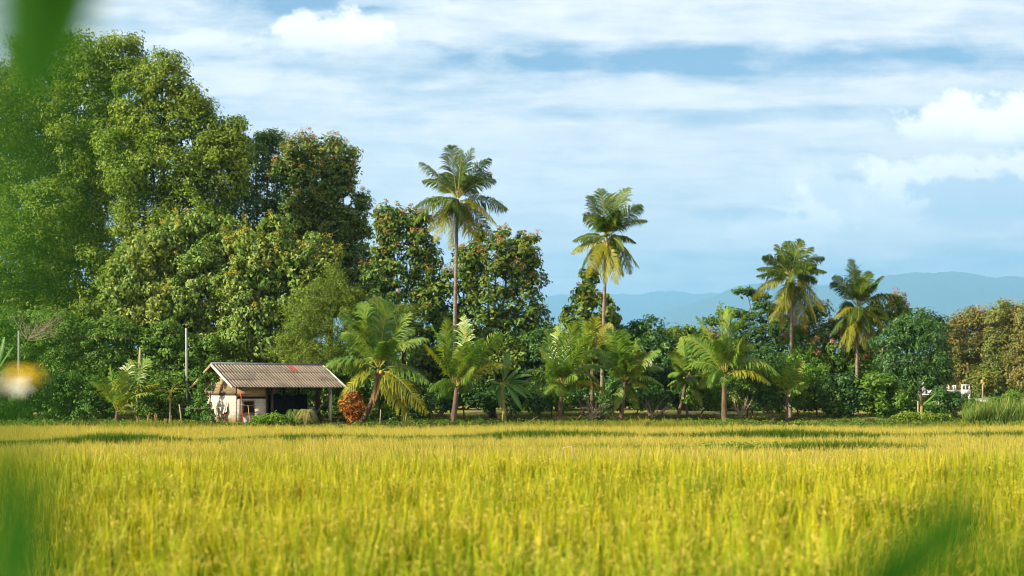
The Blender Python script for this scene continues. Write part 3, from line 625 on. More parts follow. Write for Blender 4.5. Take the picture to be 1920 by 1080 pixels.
palm('leaning coconut palm right beside the shed with a dead brown frond', 87.5, (672,793), (710,692),
     [(-4,-120,.05),(14,-112,.08),(-24,-108,.12),(-62,-58,.5),(-58,-84,.35),(-90,-4,.30),(-88,-8,.2),(-66,56,.40),(-40,-70,.35),(44,-92,.25),(58,-66,.35),(64,-40,.5),(84,22,.35),(82,72,.35),(54,88,.25),(-30,30,.5),(82,-50,.3),(34,40,.4)],
     trunk_r=.17, mids=(702,765), extra=4, nuts=8, dead=((-16,86),(-8,70)), seed=5, group=GY, Lf=.34, wid=.08, young=True, yellow=(7,14,13), n=60)
palm('upright young palm with stiff V-shaped fronds, right of the dark bush by the leaning palm', 87, (848,790), (856,728),
     [(-50,-72,.22),(-38,-100,.08),(-14,-112,.05),(10,-120,.03),(24,-106,.06),(74,-92,.14),(90,-36,.35),(44,-80,.2),(-24,-70,.2)],
     trunk_r=.20, extra=9, seed=6, group=GY, young=True, Lf=.27, wid=.09, n=48, droop=1.1, yellow=(0,6))
palm('young palm with one bright yellow drooping frond', 89, (1046,778), (1054,722),
     [(-62,-22,.35),(-54,10,.4),(-26,-92,.05),(-6,-98,.04),(20,-104,.06),(42,-84,.1),(62,-60,.3),(72,-30,.35),(76,14,.35),(-38,-60,.25),(60,-6,.4),(-66,-2,.4)],
     trunk_r=.16, extra=9, seed=7, group=GY, young=True, wid=.08, n=50, yellow=(8,))
palm('young palm standing further back, beneath the second tall palm trunk', 95, (1108,772), (1112,690),
     [(-14,-78,.05),(6,-84,.04),(-36,-56,.2),(28,-72,.08),(44,-58,.2),(48,-20,.35),(-44,-26,.35),(18,-60,.1)],
     trunk_r=.15, extra=9, seed=8, group=GY, young=True, wid=.08, yellow=(1,3))
palm('young palm in front of the round dark mango', 89.5, (1162,782), (1172,716),
     [(-28,-86,.08),(-8,-84,.05),(22,-72,.12),(64,-22,.4),(40,14,.4),(-40,-50,.2),(30,-42,.5),(-18,44,.1),(24,44,.3),(56,-52,.2),(62,6,.4)],
     trunk_r=.15, extra=9, seed=9, group=GY, young=True, wid=.08, yellow=(4,))
palm('young palm half hidden right of the round dark mango', 93, (1268,780), (1286,712),
     [(-6,-70,.08),(22,-72,.12),(44,-36,.3),(52,4,.35),(-26,-46,.25),(26,44,.3),(46,-54,.2),(-30,10,.3)],
     trunk_r=.14, extra=9, seed=10, group=GY, young=True, wid=.08)
palm('large dark-trunked young palm left of the third tall palm', 90, (1358,776), (1358,704),
     [(-12,-118,.04),(6,-112,.04),(-44,-98,.12),(-58,-64,.2),(28,-98,.06),(56,-84,.15),(80,-18,.4),(72,14,.45),(46,-48,.5),(86,-2,.4),(-56,-20,.3),(-40,20,.35)],
     trunk_r=.20, extra=9, seed=11, group=GY, young=True, wid=.08, n=56, yellow=(7,))
palm('smallest young palm beneath the third tall palm', 91, (1474,782), (1476,742),
     [(-4,-70,.05),(24,-58,.15),(40,-34,.3),(-28,-36,.25),(34,-16,.3),(12,-60,.1)], trunk_r=.12, extra=4, seed=12, group=GY, young=True, wid=.08, n=34, yellow=(1,))
palm('low young palm with broad yellow-green fronds among the left bushes', 88.5, (216,796), (220,772),
     [(-14,-78,.05),(10,-66,.2),(44,-88,.10),(30,-50,.2),(66,-46,.22),(62,-30,.3),(-36,-50,.25),(20,-84,.05)], trunk_r=.14, extra=4, seed=13, group=GY, young=True, wid=.09, n=36, Lf=.32, yellow=(4,))
# ------------------------------------------------------------------ banana plants, papaya
def banana(label, Y, base, crown, leaves, seed=0, lw=.30):
    rg = np.random.default_rng(seed); s = Y / F; c = P(*crown, Y); bx = (base - CX) / F * Y
    b = np.array([bx, Y, float(gz(bx, Y)) - .03]); root = empty('banana_plant', b, label, 'banana plant')
    mb = MB(); mb.tube(bez(b, (b + c) / 2, c, 8) - b, np.linspace(.16, .09, 8), 9); mb.build('stem', M['bstem'], root, True)
    for dx, dz, arch in leaves:
        tip = c + np.array([dx * s, rg.uniform(-.5, .3), -dz * s]); L = np.linalg.norm(tip - c)
        ctrl = (c + tip) / 2 + np.array([0, 0, arch * L]); n = 22; pts = bez(c, ctrl, tip, n); tg = nrm(np.gradient(pts, axis=0))
        sd = np.cross(tg, (0, -.25, 1.0)); sd = nrm(sd); nn = np.cross(sd, tg)
        t = np.linspace(0, 1, n); w = lw * np.clip(np.sin(math.pi * np.clip((t - .14) / .88, 0, 1)), 0, 1) ** .6
        w = np.where(t < .14, .01, w) * (1 - .18 * (np.arange(n) % 5 == 2)); w = w[:, None]
        V = np.stack([pts - sd * w + nn * -w * .35, pts - sd * w * .5 + nn * w * .02, pts, pts + sd * w * .5 + nn * w * .02, pts + sd * w + nn * -w * .35], 1).reshape(-1, 3)
        k = (np.arange(n - 1)[:, None] * 5 + np.arange(4)[None]).ravel()
        lf = mesh_np('leaf', V - b, [np.stack([k, k + 1, k + 6, k + 5], -1)], M['banana'], root, True)
        r = MB(); r.tube(pts - b, np.linspace(.03, .008, n), 5, False); r.build('midrib', M['rachis'], lf, True)
    return root
banana('banana plant with broad hanging leaves between the upright young palm and the yellow-leaved one', 88.5, 946, (942, 722),
       [(-4,42,.45),(26,34,.5),(46,24,.4),(62,2,.3),(-26,-8,.2),(34,-34,.15),(10,-60,.05),(56,-18,.3),(-34,16,.45),(36,46,.5),(60,26,.4)], 1, .30)
banana('banana plant cut off by the left edge of the picture', 89, -14, (-14, 712),
       [(42,-62,.12),(34,8,.45),(20,-80,.05),(-30,-40,.3),(46,-20,.4)], 2, .26)
banana('low banana plant with a reddish dry leaf under the dark drooping tree', 91, 1728, (1728, 762),
       [(22,-24,.05),(-16,-12,.3),(16,2,.4),(-8,-26,.1),(26,-8,.3)], 3, .16)
def papaya(label, Y, base, crown, seed, n=17, rl=.95):
    rg = np.random.default_rng(seed); c = P(*crown, Y); bx = (base - CX) / F * Y
    b = np.array([bx, Y, float(gz(bx, Y)) - .03]); root = empty('papaya_plant', b, label, 'papaya plant')
    mb = MB(); mb.tube(bez(b, (b + c) / 2 + np.array([.05, 0, 0]), c, 12) - b, np.linspace(.07, .045, 12), 8); mb.build('trunk', M['twig'], root, True)
    mb = MB(); V = []
    st = MB()
    for k in range(n):
        an = k * 2.4; el = rg.uniform(-.3, .9); d = np.array([math.cos(an) * math.cos(el), math.sin(an) * math.cos(el), math.sin(el)])
        e = c + d * rl * rg.uniform(.7, 1.05); st.tube(np.array([c, (c + e) / 2 + [0, 0, .08], e]) - b, .014, 4, False)
        for j in range(9):
            fa = (j - 4) * .42; ax = nrm(d * math.cos(fa) + np.cross(d, [0, 0, 1.]) * math.sin(fa) - np.array([0, 0, .3])); sd = nrm(np.cross(ax, [0, 0, 1.])); l = .34 * (1 - .06 * abs(j - 4))
            V.append(np.stack([e, e + ax * l * .55 + sd * .055, e + ax * l - [0, 0, .06], e + ax * l * .55 - sd * .055]))
    V = np.concatenate(V); mesh_np('crown', V - b, [np.arange(len(V)).reshape(-1, 4)], M['bush'], root); st.build('leaf_stalk', M['rachis'], root)
    for k in range(5):
        q0 = c - b + np.array([.09 * math.cos(k * 1.3), .09 * math.sin(k * 1.3), -.12 - .09 * k]); mb = MB(); th = np.linspace(-1, 1, 6)
        mb.tube(np.array([q0 + [0, 0, z * .11] for z in th]), .065 * np.sqrt(np.maximum(1 - th ** 2, .03)), 7); mb.build('fruit', M['nut'], root, True)
    return root
papaya('slim papaya plant with a pale bare trunk at the right, left of the reeds', 96, 1840, (1843, 706), 1)
papaya('papaya plant among the bushes left of the shed', 89, 318, (318, 736), 2, 17, 1.0)

# ------------------------------------------------------------------ croton, grass clumps, reeds
tree('croton_bush', 'red and orange leaved croton bush between the shed and the leaning palm', 86.5, 664,
     [(664,748,12,14),(652,765,12,12),(674,766,12,14),(662,778,16,10)], M['croton'], cat='bush', L=.17, W=.075, k=18, rc=.30, dens=3.6, sub=4, r0=.04, seed=91, twigs=5, crown='foliage', droop=.1)
def grass_clump(name, label, px, py, Y, n, h, spread, mat, seed, w=.02, cat='grass clump', root=None, arch=1.0, mb_only=False):
    rg = np.random.default_rng(seed); c = P(px, py, Y); t = np.linspace(0, 1, 6)[None, :, None]
    an = rg.uniform(0, 2 * math.pi, n); out_ = rg.uniform(.15, 1, n) * spread; hh = h * rg.uniform(.35, 1.15, n)
    d = np.stack([np.cos(an), np.sin(an), np.zeros(n)], -1)[:, None]
    b0 = c + d[:, 0] * spread * .12; o = out_[:, None, None]; H = hh[:, None, None]
    p = b0[:, None] + d * o * t ** 1.6 + np.array([0, 0, 1.0]) * H * (np.sin(t * math.pi * (.5 + .45 * arch * o / spread)) / 1.0)
    sd = np.stack([-np.sin(an), np.cos(an), np.zeros(n)], -1)[:, None]; ww = w * (1 - t ** 2 * .92)
    V = np.stack([p - sd * ww, p + sd * ww], 2).reshape(n, 12, 3)
    k = (np.arange(n)[:, None, None] * 12 + (np.arange(5) * 2)[None, :, None]) + np.array([0, 1, 3, 2])[None, None]
    o = mesh_np(name, V.reshape(-1, 3) - c, [k.reshape(-1, 4)], mat); o.location = [float(x) for x in c]
    return tag(o, label, cat)
M['lemon'] = leafmat('pale_grass_blades', [(.18,.22,.05),(.32,.31,.09),(.48,.40,.15),(.12,.17,.035)], None, .25)
M['reed'] = leafmat('reed_blades', [(.06,.14,.025),(.10,.20,.03),(.17,.25,.05),(.26,.25,.07)], None, .3)
M['weed'] = leafmat('bank_weeds', [(.05,.12,.014),(.08,.17,.02),(.13,.20,.025),(.20,.22,.03)], None, .3)
grass_clump('lemongrass_clump', 'large pale yellow clump of arching grass before the open shed', 574, 797, 84.6, 420, .85, .80, M['lemon'], 1, .022)
grass_clump('lemongrass_clump', 'smaller greener clump of arching grass, left of the large pale one', 550, 797, 84.9, 260, .85, .6, M['reed'], 2, .02)

# ------------------------------------------------------------------ the shed
TH = R(35); X0, Y0 = -18.58, 88.0
shed = empty('field_shed', (X0, Y0, 0.0), 'weathered shed under a corrugated roof, block room at left and open on the right', 'shed', None, TH)
RZ, EZ, HW, LEN = 3.68, 2.25, 3.2, 7.65      # ridge height, eave height, half depth, length
def corr(u0, u1, s0, s1, lift, side, amp=.028, per=.205):
    nu = int((u1 - u0) / per * 8) + 1; u = np.linspace(u0, u1, nu); zc = amp * np.cos(u / per * 2 * math.pi)
    V = []
    for s in (s0, s1):
        for th in (0, -.008):
            V.append(np.stack([u, np.full(nu, side * s * HW), RZ - (RZ - EZ) * s + zc + lift + th + (.012 if s == s1 else 0)], -1))
    V = np.concatenate(V); k = np.arange(nu - 1)
    Q = [np.stack([k, k + 1, k + 1 + 2 * nu, k + 2 * nu], -1), np.stack([k + nu, k + nu + 2 * nu, k + nu + 1 + 2 * nu, k + nu + 1], -1),
         np.stack([k + 2 * nu, k + 1 + 2 * nu, k + 1 + 3 * nu, k + 3 * nu], -1)]
    return V, np.concatenate(Q)
m, g = newmat('corrugated_cement'); tcn = g.n('ShaderNodeTexCoord'); ob = tcn.outputs['Object']
mp = g.n('ShaderNodeMapping'); g.link(ob, mp.inputs[0]); mp.inputs['Scale'].default_value = (1, .28, .5)
na = g.noise(mp.outputs[0], 1.6, 6, .65); nb = g.noise(ob, 9, 5, .6)
spx = g.n('ShaderNodeSeparateXYZ'); g.link(ob, spx.inputs[0])
c = g.ramp(na, ((.30, (.15, .12, .095)), (.5, (.27, .225, .18)), (.72, (.38, .30, .23))))
wav = g.m('COSINE', g.m('MULTIPLY', spx.outputs[0], 2 * math.pi / .205))
c = g.mix(g.m('MULTIPLY', g.rng(wav, .3, -.8), .85), c, (.06, .05, .045))     # shade in the valleys of the sheets, painted into the colour
c = g.mix(g.m('MULTIPLY', g.rng(nb, .56, .70), .45), c, (.14, .12, .09))
nr = g.noise(mp.outputs[0], .8, 5, .7, .5)
c = g.mix(g.m('MULTIPLY', g.rng(nr, .54, .70), .55), c, (.34, .17, .09))          # rusty run-off stains
c = g.mix(g.m('MULTIPLY', g.rng(g.noise(ob, .9, 4, .6), .56, .66), .5), c, (.10, .09, .08))
out(g, principled(g, c, .9, .15, nb, .3)); M['corr'] = m
for side in (-1, 1):
    for i, (s0, s1) in enumerate(((0.0, .37), (.345, .69), (.665, 1.0))):
        V, Q = corr(-.02, LEN, s0, s1, .10 - .02 * i, side); mesh_np('roof_sheet', V, [Q], M['corr'], shed, True)
V, Q = corr(5.06, 5.36, .03, .375, .126, -1); mesh_np('roof_patch', V, [Q], M['redroof'], shed, True)
mb = MB()
mb.tube([(-.05, 0, RZ + .11), (LEN + .03, 0, RZ + .11)], .085, 10); mb.build('ridge_cap', plain('ridge_cement', (.10,.10,.12), (.20,.20,.22), 4), shed, True)
for u, mt in ((-.06, 'whitewood'), (LEN + .03, 'whitewood')):
    for side in (-1, 1):
        mb = MB(); mb.beam((u, 0, RZ + .04), (u, side * HW, EZ + .04), .03, .17); mb.build('barge_board', M[mt if side < 0 else 'wood'], shed)
mb = MB()
for s in (.08, .5, .93):
    for side in (-1, 1): mb.beam((0, side * s * HW, RZ - (RZ - EZ) * s - .0), (LEN, side * s * HW, RZ - (RZ - EZ) * s - .0), .05, .08)
mb.build('purlin', M['woodd'], shed)
mb = MB()
for u in (.6, 2.5, 4.2, 5.8, 7.2):
    for side in (-1, 1): mb.beam((u, 0, RZ - .10), (u, side * HW * .97, EZ - .04), .05, .10)
    mb.beam((u, -2.35, 2.42), (u, 2.35, 2.42), .05, .1)
mb.build('rafter', M['woodd'], shed)
# block room
g0, dw, r1, zb = .55, 2.3, 2.55, -.05
m, g = newmat('painted_block_wall'); tcn = g.n('ShaderNodeTexCoord'); geo = g.n('ShaderNodeNewGeometry'); ob = tcn.outputs['Object']
sx = g.n('ShaderNodeSeparateXYZ'); g.link(ob, sx.inputs[0])
br = g.n('ShaderNodeTexBrick'); g.link(g.comb(g.m('ADD', sx.outputs[0], sx.outputs[1]), sx.outputs[2]), br.inputs[0])
br.inputs['Scale'].default_value = 1.0; br.inputs['Brick Width'].default_value = .40; br.inputs['Row Height'].default_value = .20; br.inputs['Mortar Size'].default_value = .008
br.inputs['Color1'].default_value = (.54, .50, .42, 1); br.inputs['Color2'].default_value = (.46, .42, .35, 1); br.inputs['Mortar'].default_value = (.36, .32, .27, 1)
nz = g.noise(ob, 3.2, 6, .65)
c = g.mix(g.m('MULTIPLY', g.rng(nz, .50, .72), .5), br.outputs[0], (.30, .25, .18))
damp = g.rng(g.m('ADD', sx.outputs[2], g.m('MULTIPLY', g.m('SUBTRACT', nz, .5), 1.1)), .62, .22)
c = g.mix(g.m('MULTIPLY', damp, .85), c, (.46, .27, .07))                       # rusty earth splash along the foot
out(g, principled(g, c, .9, .15, nz, .3)); M['block'] = m
m, g = newmat('horizontal_boards'); tcn = g.n('ShaderNodeTexCoord'); ob = tcn.outputs['Object']; sx = g.n('ShaderNodeSeparateXYZ'); g.link(ob, sx.inputs[0])
fr = g.m('FRACT', g.m('DIVIDE', sx.outputs[2], .21)); gap = g.rng(fr, .07, .02)
mp = g.n('ShaderNodeMapping'); g.link(ob, mp.inputs[0]); mp.inputs['Scale'].default_value = (1, 1, 7); nz = g.noise(mp.outputs[0], 1.8, 6, .65)
bn = g.n('ShaderNodeTexWhiteNoise', noise_dimensions='1D'); g.link(g.m('FLOOR', g.m('DIVIDE', sx.outputs[2], .21)), bn.inputs['W'])
c = g.ramp(nz, ((.3, (.22, .15, .08)), (.5, (.40, .30, .19)), (.7, (.52, .42, .29)))); c = g.mix(g.m('MULTIPLY', bn.outputs[0], .45), c, (.26, .17, .09))
c = g.mix(gap, c, (.05, .03, .02)); out(g, principled(g, c, .85, .2, nz, .3)); M['boards'] = m
T = .12
mb = MB(); mb.box((g0, -dw, zb), (g0 + T, dw, 1.82)); mb.build('gable_block_wall', M['block'], shed)
mb = MB(); gt = .1; zt = lambda v: RZ - (RZ - EZ) * abs(v) / HW - .04
vv = np.array([-dw, 0, dw]); A = [(g0, v, 1.823) for v in vv] + [(g0, v, zt(v)) for v in vv]
A2 = [(x + gt, y, z) for x, y, z in A]
mb.add(A + A2, [(0, 3, 4, 1), (1, 4, 5, 2), (6, 7, 10, 9), (7, 8, 11, 10), (0, 6, 9, 3), (2, 5, 11, 8), (0, 1, 7, 6), (1, 2, 8, 7)]); mb.build('gable_boards', M['boards'], shed)
mb = MB(); mb.box((g0 - .03, -dw - .02, 1.83), (g0 - .004, dw, 1.95)); mb.build('gable_trim', M['woodd'], shed)
# front wall with window opening
w0, w1, z0, z1 = 1.02, 1.82, .72, 1.52
yf = -dw
mb = MB()
mb.box((g0 + T, yf, zb), (w0, yf + T, 1.62)); mb.box((w1, yf, zb), (r1, yf + T, 1.62)); mb.box((w0, yf + .001, zb), (w1, yf + T, z0)); mb.box((w0, yf + .001, z1), (w1, yf + T, 1.62))
mb.build('front_block_wall', M['block'], shed)
mb = MB(); mb.box((g0 + T, yf + .01, 1.76), (r1, yf + .06, 2.42)); mb.build('front_boards', M['boards'], shed)
mb = MB(); mb.box((g0 + T, yf + .08, 1.62), (r1, yf + T, 1.76)); mb.build('wall_gap_shade', M['gapshade'], shed)  # near-black strip, painted shade in the gap between blocks and boards
mb = MB(); mb.box((r1, yf + .0, zb), (r1 + .12, yf + .14, 2.5)); mb.build('corner_post', M['woodd'], shed)
mb = MB(); mb.box((r1 + .0, yf + .14, zb), (r1 + .1, dw, 2.3)); mb.build('inner_wall', M['block'], shed)
mb = MB(); mb.box((g0 + T, dw - T, zb), (r1, dw, 2.3)); mb.build('back_wall', M['block'], shed)
mb = MB(); bx_ = lambda a, b: mb.box(a, b)
for a, b in (((w0, yf - .02, z0), (w0 + .06, yf + .05, z1)), ((w1 - .06, yf - .02, z0), (w1, yf + .05, z1)), ((w0 + .06, yf - .02, z1 - .06), (w1 - .06, yf + .05, z1)), ((w0 + .06, yf - .02, z0), (w1 - .06, yf + .05, z0 + .05)), ((w0 + .06, yf - .015, 1.18), (w1 - .06, yf + .04, 1.22))): mb.box(a, b)
win = mb.build('window', M['wood'], shed)
mb = MB()
for k in range(6): u = w0 + .13 + k * .11; mb.box((u, yf + .01, z0 + .05), (u + .02, yf + .03, z1 - .06))
mb.build('bars', M['woodd'], win)
mb = MB(); mb.box((w0 - .28, yf - .14, z0 - .06), (w1 + .22, yf - .003, z0 - .02)); mb.build('sill', M['wood'], win)
# posts of the open side
for u, v, w, mt in ((2.98, -2.3, .13, 'woodd'), (3.18, -1.9, .10, 'wood'), (7.0, -2.35, .15, 'whitewood'), (2.95, 2.3, .12, 'woodd'), (4.9, 2.3, .12, 'wood'), (5.5, 1.2, .12, 'woodd'), (7.1, 2.3, .12, 'woodd')):
    mb = MB(); mb.beam((u, v, zb), (u, v, RZ - (RZ - EZ) * abs(v) / HW - .05), w, w); mb.build('post', M[mt], shed)
mb = MB(); mb.beam((6.95, -2.45, 2.0), (5.85, -2.75, .75), .05, .05); mb.build('brace', M['wood'], shed)
# black shade nets tied between the posts
def net(name, a, b, z0, z1, seed, label):
    rg = np.random.default_rng(seed); n = 24; t = np.linspace(0, 1, n); a, b = np.array(a), np.array(b); d = nrm(b - a); s = np.array([-d[1], d[0], 0])
    V = []
    for j, f in enumerate(np.linspace(0, 1, 6)):
        top = z1 + .06 * np.sin(t * 9) - .05 * np.sin(t * 23)
        V.append(a + (b - a) * t[:, None] + s * (.05 * np.sin(t * 30 + f * 2) * (1 - f * .4))[:, None] + np.array([0, 0, 1.0]) * (z0 + (top - z0) * f)[:, None])
    V = np.concatenate(V); V = np.concatenate([V, V + s * .006]); k = (np.arange(5)[:, None] * n + np.arange(n - 1)[None]).ravel(); q = np.stack([k, k + 1, k + n + 1, k + n], -1)
    o = mesh_np(name, V, [np.concatenate([q, q[:, ::-1] + 6 * n])], M['net'], None, True); o.location = (X0, Y0, 0); o.rotation_euler = (0, 0, TH); return tag(o, label, 'net')
net('shade_net', (3.3, -1.4, 0), (5.1, -1.2, 0), .1, 1.62, 1, 'black net hanging between the left posts of the open shed')
net('shade_net', (4.4, 1.1, 0), (7.6, 2.1, 0), .05, 1.85, 2, 'black net at the back, widened to darken the open shed behind the diagonal brace')  # back net drawn out wider so the open bay turns near black
def shed_pt(u, v, z): c_, s_ = math.cos(TH), math.sin(TH); return np.array([X0 + u * c_ - v * s_, Y0 + u * s_ + v * c_, z])
# folded umbrella hanging on the gable wall
um = shed_pt(.44, -1.30, 1.52); root = empty('folded_umbrella', um, 'red and white striped umbrella hanging half folded on the gable wall', 'umbrella', None, TH); mb = MB()
n = 18; V = [(0, 0, 0)]
for k in range(n):
    a = 2 * math.pi * k / n; V.append((-.06 + (.15 if k % 2 else .11) * math.cos(a), .20 + (.33 if k % 2 else .27) * math.sin(a), -.84 + .05 * (k % 2) - .10 * math.sin(a)))
red = [(0, 1 + k, 1 + (k + 1) % n) for k in range(n) if k % 3]; wh = [(0, 1 + k, 1 + (k + 1) % n) for k in range(n) if k % 3 == 0]
V = np.array(V)
canopy = mesh_np('canopy', V, [np.array(red)], plain('faded_red_cloth', (.28,.035,.025), (.40,.07,.05), 8), root); mesh_np('white_stripe', V, [np.array(wh)], M['whitewood'], canopy)
mb.tube([(0, 0, .06), (-.02, .16, -1.02)], .012, 6); mb.tube([(-.02, .16, -1.02), (-.02, .22, -1.1), (-.02, .28, -1.04)], .014, 6); mb.build('handle', M['woodd'], root)
# things about the shed
mb = MB(); a, b = shed_pt(.98, -2.50, .0), shed_pt(.84, -2.42, 2.1); mb.tube(np.array([a, (a + b) / 2, b]) - a, .022, 6)
o = mb.build('red_pole', M['red']); o.location = a; tag(o, 'thin red pole leaning on the shed front beside the window', 'pole')
mb = MB(); mb.box((-.11, -.09, 0), (.11, .09, .34)); mb.box((-.09, -.07, .34), (.09, .07, .37)); o = mb.build('block_stub', M['concrete']); o.location = shed_pt(1.05, -2.72, .0); tag(o, 'small pale concrete stub standing below the shed window', 'concrete block')
th = np.linspace(.15, math.pi - .15, 14); mb = MB(); mb.tube(np.stack([.36 * np.cos(th), 0 * th, .42 * np.sin(th)], -1), .018, 6); o = mb.build('metal_hoop', M['woodd']); o.location = shed_pt(.30, -1.35, .1); o.rotation_euler = (0, 0, TH + R(90)); tag(o, 'dark bent hoop standing against the foot of the gable wall', 'hoop')
root = empty('plastic_barrel', shed_pt(6.65, -.5, 0), 'faded blue barrel in the shade at the right end of the shed', 'barrel'); mb = MB(); zz = np.array([0, .02, .1, .3, .32, .34, .6, .62, .64, .85, .9]); rr = np.array([.26, .28, .285, .285, .3, .285, .285, .3, .285, .28, .26])
mb.tube(np.stack([0 * zz, 0 * zz, zz], -1), rr, 16); mb.build('body', M['blue'], root, True); mb = MB(); mb.tube([(0, 0, .9), (0, 0, .93)], .27, 16); mb.build('lid', M['blue'], root, True)
mb = MB(); zz = np.array([0, .02, .07, .11]); mb.tube(np.stack([0 * zz, 0 * zz, zz], -1), [.08, .13, .18, .20], 14); o = mb.build('enamel_bowl', M['white'], None, True); o.location = shed_pt(6.62, -.5, .93); tag(o, 'small white bowl standing upside on the blue barrel', 'bowl')
root = empty('wooden_bench', shed_pt(3.0, -2.75, 0), 'low dark wooden bench before the left posts of the open shed', 'bench', None, TH); mb = MB(); mb.box((-.45, -.16, .42), (.45, .16, .46)); mb.build('seat', M['wood'], root)
for sx_ in (-.38, .38):
    for sy in (-.12, .12): mb = MB(); mb.beam((sx_, sy, 0), (sx_, sy, .42), .05, .05); mb.build('leg', M['woodd'], root)

# ------------------------------------------------------------------ poles, stakes, wires, far frame
def pole(label, px, top, bottom, Y, r, mat, lean=0, name='concrete_pole', cat='pole', group=None, cap=True):
    a = P(px, bottom, Y); a[2] = float(gz(a[0], Y)) - .1; b = P(px + lean, top, Y); mb = MB()
    mb.tube(np.array([a, a * .5 + b * .5, b]) - a, [r, r * .92, r * .82], 8)
    o = mb.build(name, M[mat]); o.location = [float(x) for x in a]; return tag(o, label, cat, group)
pole('tall pale concrete pole standing left of the shed roof', 351, 615, 793, 91.2, .085, 'concrete', -2)
pole('shorter grey pole at the left edge of the picture behind the yellow flower', 35, 620, 793, 90.2, .075, 'concrete')
pole('thick brown dead stake rising from the bushes above the low left palm', 256, 652, 790, 91.0, .085, 'wood', 7, 'dead_stake', 'stake')
pole('crooked grey fence stick carrying the wire left of the shed', 342, 758, 798, 86.0, .045, 'twig', -6, 'fence_stick', 'stake')
pole('thin brown stick left of the crooked fence stick', 318, 772, 798, 86.3, .03, 'wood', 1, 'fence_stick', 'stake')
pole('thin forked pale stick at the foot of the gable wall', 408, 768, 797, 85.2, .03, 'twig', -3, 'fence_stick', 'stake')
pole('thin pale dead stem before the shed window', 470, 760, 796, 84.6, .02, 'strawm', -5, 'fence_stick', 'stake')
pole('dead pale stem right of the leaning palm', 712, 768, 797, 85.6, .035, 'twig', 2, 'fence_stick', 'stake')
pole('thin pale stick under the drooping yellow frond of the leaning palm', 758, 775, 797, 85.6, .02, 'twig', 4, 'fence_stick', 'stake')
pole('pale stick standing beneath the dark drooping tree', 1722, 752, 776, 90, .05, 'twig', -1, 'fence_stick', 'stake')
pole('pale slanting trunk in the trees right of the rightmost tall palm', 1666, 640, 786, 99, .09, 'twig', -12, 'dead_tree', 'dead tree')
for i, (px, h, lb) in enumerate(((258, 20, 'dry maize stalk, leftmost of the row before the left bushes'), (278, 24, 'dry pale maize stalk, second of the row from the left'), (292, 22, 'dry maize stalk in the middle of the row before the left bushes'), (310, 14, 'short dry maize stalk right of the middle one'), (320, 20, 'dry maize stalk beside the thin brown stick'), (335, 14, 'short dry maize stalk nearest the crooked fence stick'))):
    c = P(px, 800, 84.8); c[2] = float(gz(c[0], 84.8)); o = grass_clump('dry_stalk', lb, px, 801, 84.8, 16, h * 84.8 / F * 1.1, .16, M['frondd'], 20 + i, .035, 'dry stalk', arch=.2); o['group'] = 'dry stalks before the left bushes'
mb = MB(); a, b = P(338, 765, 86), P(398, 764, 86.4); e = P(458, 758, 84.4)
mb.tube(bez(a, (a + b) / 2 - [0, 0, .08], b, 10) - a, .009, 5, False); mb.tube(bez(b, (b + e) / 2 - [0, 0, .08], e, 10) - a, .009, 5, False)
o = mb.build('fence_wire', M['twig']); o.location = a; tag(o, 'thin wire strung from the fence stick past the gable wall to the red pole', 'wire')
a, b = P(35, 622, 90.2), P(349, 620, 91.2); mb = MB(); mb.tube(bez(a, (a + b) / 2 - [0, 0, .7], b, 24) - a, .011, 5, False)
o = mb.build('overhead_wire', M['woodd']); o.location = a; tag(o, 'thin dark wire sagging between the grey pole and the taller pale pole', 'wire')
a = P(985, 792, 86); b = P(1008, 780, 88); a[2] = gz(a[0], 86) + .05; b[2] = a[2] + .45; mb = MB(); mb.tube(np.array([a, (a + b) / 2, b]) - a, .035, 6)
o = mb.build('fallen_branch', M['twig']); o.location = a; tag(o, 'pale straight branch lying aslant on the bank right of the banana plant', 'branch')
dead_branches('bare_shrub', 'leafless grey shrub under the yellow-leaved young palm', 1106, 786, 90, 1.4, 1.5, 12, 4, .03)
dead_branches('bare_shrub', 'small leafless twiggy shrub right of the young palm before the mango', 1222, 784, 92, 1.2, 1.2, 9, 5, .022)
dead_branches('bare_branches', 'bleached leafless branches above the left bushes', 52, 638, 93.4, 1.9, 1.8, 26, 6, .016, 1, 'dead tree')
dead_branches('bare_shrub', 'leafless forked stems under the leaves right of the dark-trunked palm', 1388, 782, 92.4, .8, 1.5, 8, 7, .04)
# thin red frame in the rice
a = P(1056, 862, 41.5); mb = MB(); w = 17 * 41.5 / F; h0, h1 = -.6 - a[2], P(0, 839, 41.5)[2] - a[2]
mb.tube([(0, 0, h0), (-.01, 0, h1 - .04), (.03, 0, h1), (w - .03, 0, h1 + .03), (w, 0, h1 - .02), (w + .03, 0, h0)], .012, 6); o = mb.build('stick_frame', M['terra']); o.location = a
tag(o, 'thin pale pink upright frame of sticks standing in the rice near the middle', 'frame')
# white concrete frame far behind
Yf = 140; ax = lambda px: (px - CX) / F * Yf; az = lambda py: CAMZ + (HY - py) / F * Yf
root = empty('white_concrete_frame', (ax(1800), Yf, .1), 'unfinished white concrete building frame seen between the trees at the right', 'building'); o0 = np.array(root.location[:])
def wb(name, x0, y0, x1, y1, d0=0, d1=.4):
    mb = MB(); mb.box((ax(x0) - o0[0], d0, az(y1) - o0[2]), (ax(x1) - o0[0], d1, az(y0) - o0[2])); mb.build(name, M['white'], root)
for x0, x1 in ((1803, 1806.5), (1816.5, 1820), (1760.5, 1762.5)): wb('column', x0, 739, x1, 772)
wb('beam', 1802, 730.5, 1820.5, 738.7, -.05, .45); wb('balcony_wall', 1740, 731, 1801.7, 737.5); wb('top_rail', 1804, 721, 1818.5, 723)
for x0 in (1804, 1810.4, 1817): wb('railing_post', x0, 723, x0 + 1.4, 730.4)
